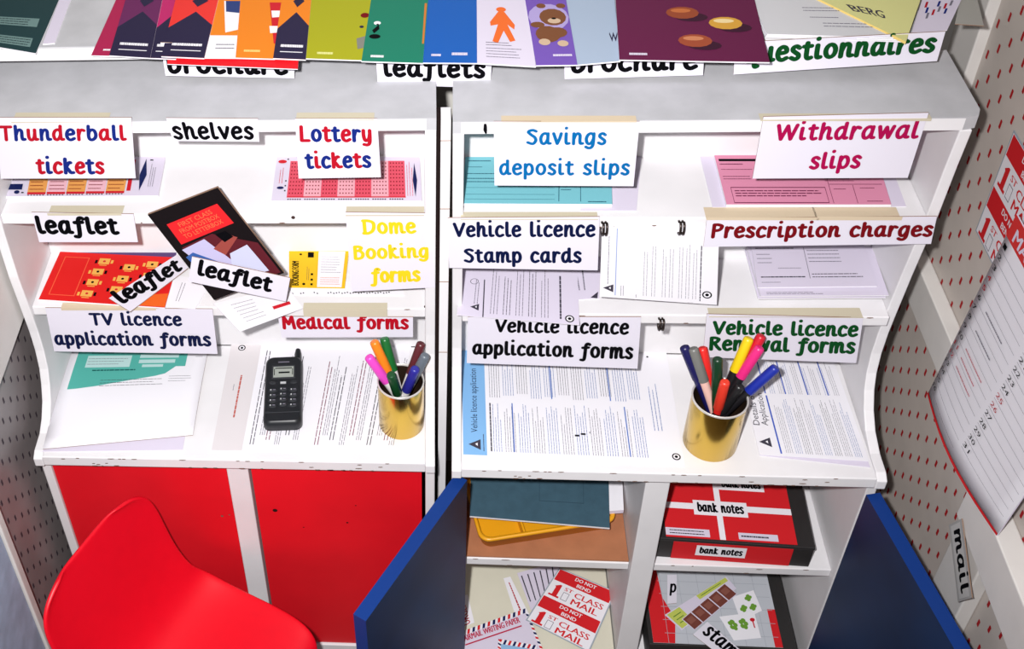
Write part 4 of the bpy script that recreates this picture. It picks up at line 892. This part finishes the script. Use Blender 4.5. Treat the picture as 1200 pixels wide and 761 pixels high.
s = Sheet(zq([(538,700),(548,697),(556,730),(540,736)], ZC+.0022), .0005, PAPER); s.type('URGENT', (.72,.98), (.55,.05), .16, MRED); tag(s.build('paper_strip'), 'narrow white strip reading urgent beside the blue door', 'label')
def airmail_border(s, sides, n=12, w_=.06):
    cols = (BRED, PAPER, NAVY, PAPER)
    for i in range(n*2):
        a, b = i/(n*2), (i+1)/(n*2); c = cols[i % 4]; k = .35/n
        if 't' in sides: s.poly([(min(1, a+k), 0), (min(1, b+k), 0), (b, w_), (a, w_)], c)
        if 'r' in sides: s.poly([(1-w_*.5, a), (1, min(1, a+k)), (1, min(1, b+k)), (1-w_*.5, b)], c)
        if 'b' in sides: s.poly([(a, 1-w_), (b, 1-w_), (min(1, b+k), 1), (min(1, a+k), 1)], c)
        if 'l' in sides: s.poly([(0, a), (w_*.5, min(1, a+k)), (w_*.5, min(1, b+k)), (0, b)], c)
s = Sheet(zq([(534,743),(616.5,713.5),(648,790),(556,822)], ZC+.0036), .0012, LILAC); airmail_border(s, 'tr', 14, .065)
s.type('AIRMAIL WRITING PAPER', s.uv(544,752.5), s.uv(610,730), .085, C('airmail_red', 190, 30, 70)); a = s.uv(545,756); b_ = s.uv(611,733.5); s.poly([a, b_, (b_[0], b_[1]+.02), (a[0], a[1]+.02)], MATS['airmail_red'])
tag(s.build('writing_pad'), 'white airmail writing paper pad with a red and navy striped edge', 'writing pad')
s = Sheet(zq([(584,749),(629,757),(626,790),(582,784)], ZC+.0052), .0008, C('envelope_blue', 150, 190, 226)); airmail_border(s, 'tl', 8, .16)
tag(s.build('envelope'), 'pale blue airmail envelope with a striped edge on the pad', 'envelope')

# ================================================================== on the right pegboard
def xq(px, x): return quad_x('R', px, x)
Q = lambda y0, z0, y1, z1, x, sk=0: [RM @ Vector((x, a, b)) for a, b in ((y0, z1), (y1, z1), (y1+sk, z0), (y0+sk, z0))]
a = hit('R', 1188, 154, 0, .6975); b = hit('R', 1146, 278, 0, .6975)
s = Sheet(Q(a.y+.003, b.z, a.y-.130, a.z, .6985), .0008, BACK); class_sheet(s)
tag(s.build('sticker_sheet'), 'grey sheet of red first class mail stickers on the right pegboard', 'stickers')
a = hit('R', 1190, 254, 0, .6700); b = hit('R', 1087, 462, 0, .6700); c_ = hit('R', 1168, 628, 0, .6700)
CY0, CY1, CZ0, CZ1 = b.y, c_.y, (b.z+c_.z)/2, a.z+.004
s = Sheet([RM @ Vector((.6700, y, z)) for y, z in ((a.y, CZ1), (a.y+CY1-CY0, CZ1), (CY1, c_.z), (CY0, b.z))], .0016, PAPER, LILAC, bend=lambda u, v: .012*math.sin(math.pi*u)*v*v)
s.rect(0,0,1,.10,C('calendar_red', 214, 46, 44)); s.k = 14; s.type('MARCH', (.06,.085), (.46,.085), .055, LILAC)
s.rect(0,.985,1,1,BRED); s.k = 20
for i in range(16):
    v = .125+.052*i; mtx = MRED if i % 7 in (3, 4) else BLACK
    s.type(str(i+1), (.02,v+.02), (.055 if i < 9 else .075,v+.02), .022, mtx); s.rect(.02,v+.032,.48,v+.0335,INK)
    if i < 15: s.type(str(i+17), (.52,v+.02), (.59,v+.02), .022, MRED if i % 7 in (1, 2) else BLACK); s.rect(.52,v+.032,.98,v+.0335,INK)
    if i in (5, 7, 9, 10, 11): s.lines(.14,v+.002,.40,v+.022,1,C('pencil_rose',206,120,130) if i > 8 else INK,th=.5)
tag(s.build('calendar'), 'wall calendar for March hanging on the right pegboard', 'calendar')
s = Sheet(quad_x('R', [(1112,615.5),(1127,608),(1139,701),(1122.5,706)], .6672), .0012, C('mail_card_grey', 176, 174, 172), EDGE)
s.rect(.14,.03,.86,.97,C('mail_card_pale', 200, 198, 196))
W_, H_ = s.size(); polys, w0 = hand('mail', .30, 1); hv = H_*.84/(w0+.3)
for ci, ps in polys:
    o = s.lay()
    for p in ps: s.face([s.at(.36+gy*hv/W_*.9, .08+(gx+.15)*hv/H_, o) for gx, gy in p], BLACK); o += 2.5e-6
tag(s.build('sign_card'), 'grey card reading mail on the white post of the right pegboard', 'sign')

# ================================================================== red moulded chair
CHM = mat('red_chair_plastic', (232, 8, 34), .42, spec=.35, noise=.03, scale=40)
dv = Vector((.90, -.436, 0)).normalized(); lv = Vector((-dv.y, dv.x, 0))*-1
org = Vector((-.365, -.118, 0))+dv*.015
base = org+lv*.155; base.z = FLOOR
root = empty('chair', Matrix(((dv.x, -lv.x, 0, base.x), (dv.y, -lv.y, 0, base.y), (0, 0, 1, base.z), (0, 0, 0, 1)))); tag(root, 'red moulded plastic child chair standing sideways before the red doors', 'chair')
SEATZ = .296
prof = [(.205, -.022, .125), (.200, -.006, .140), (.175, .002, .150), (.12, .0, .156), (.06, -.004, .157), (.015, .002, .155), (-.015, .016, .150), (-.035, .045, .136), (-.050, .085, .130), (-.062, .130, .128), (-.072, .175, .129), (-.080, .212, .124), (-.086, .236, .104), (-.088, .246, .064)]
mb = MB(); nt = 18; V = []; Fc = []
for x, z, hw in prof:
    for j in range(nt+1):
        t = -1+2*j/nt; t_ = math.copysign(1-(1-abs(t))**1.15, t)
        e = abs(t_)**4
        V.append((x+(.010*e if z > .03 else 0), t_*hw, SEATZ+z+(.010*e if z < .03 else 0)-(.012*e if x > .19 else 0)))
for i in range(len(prof)-1):
    for j in range(nt):
        k = i*(nt+1)+j; Fc.append((k, k+1, k+nt+2, k+nt+1))
mb.idx(V, Fc, CHM, True); o = mb.build('seat_shell', root)
md = o.modifiers.new('thickness', 'SOLIDIFY'); md.thickness = .007; md.offset = -1
md = o.modifiers.new('smooth', 'SUBSURF'); md.levels = 2; md.render_levels = 2
STEEL = mat('grey_steel_tube', (120, 120, 124), .3, .9)
for sx_, sy_ in ((1, 1), (1, -1), (-1, 1), (-1, -1)):
    mb = MB(); xt, yt = (.14 if sx_ > 0 else .02), .10*sy_
    mb.tube([(xt, yt, SEATZ-.012), (xt+.02*sx_, yt*1.15, SEATZ-.05), (xt+.04*sx_, yt*1.35, .012)], .009, STEEL, 12); lg = mb.build('leg', root)
    mb = MB(); mb.tube([(xt+.04*sx_, yt*1.35, .016), (xt+.041*sx_, yt*1.355, 0)], .012, BLACK, 12); mb.build('foot_cap', lg)
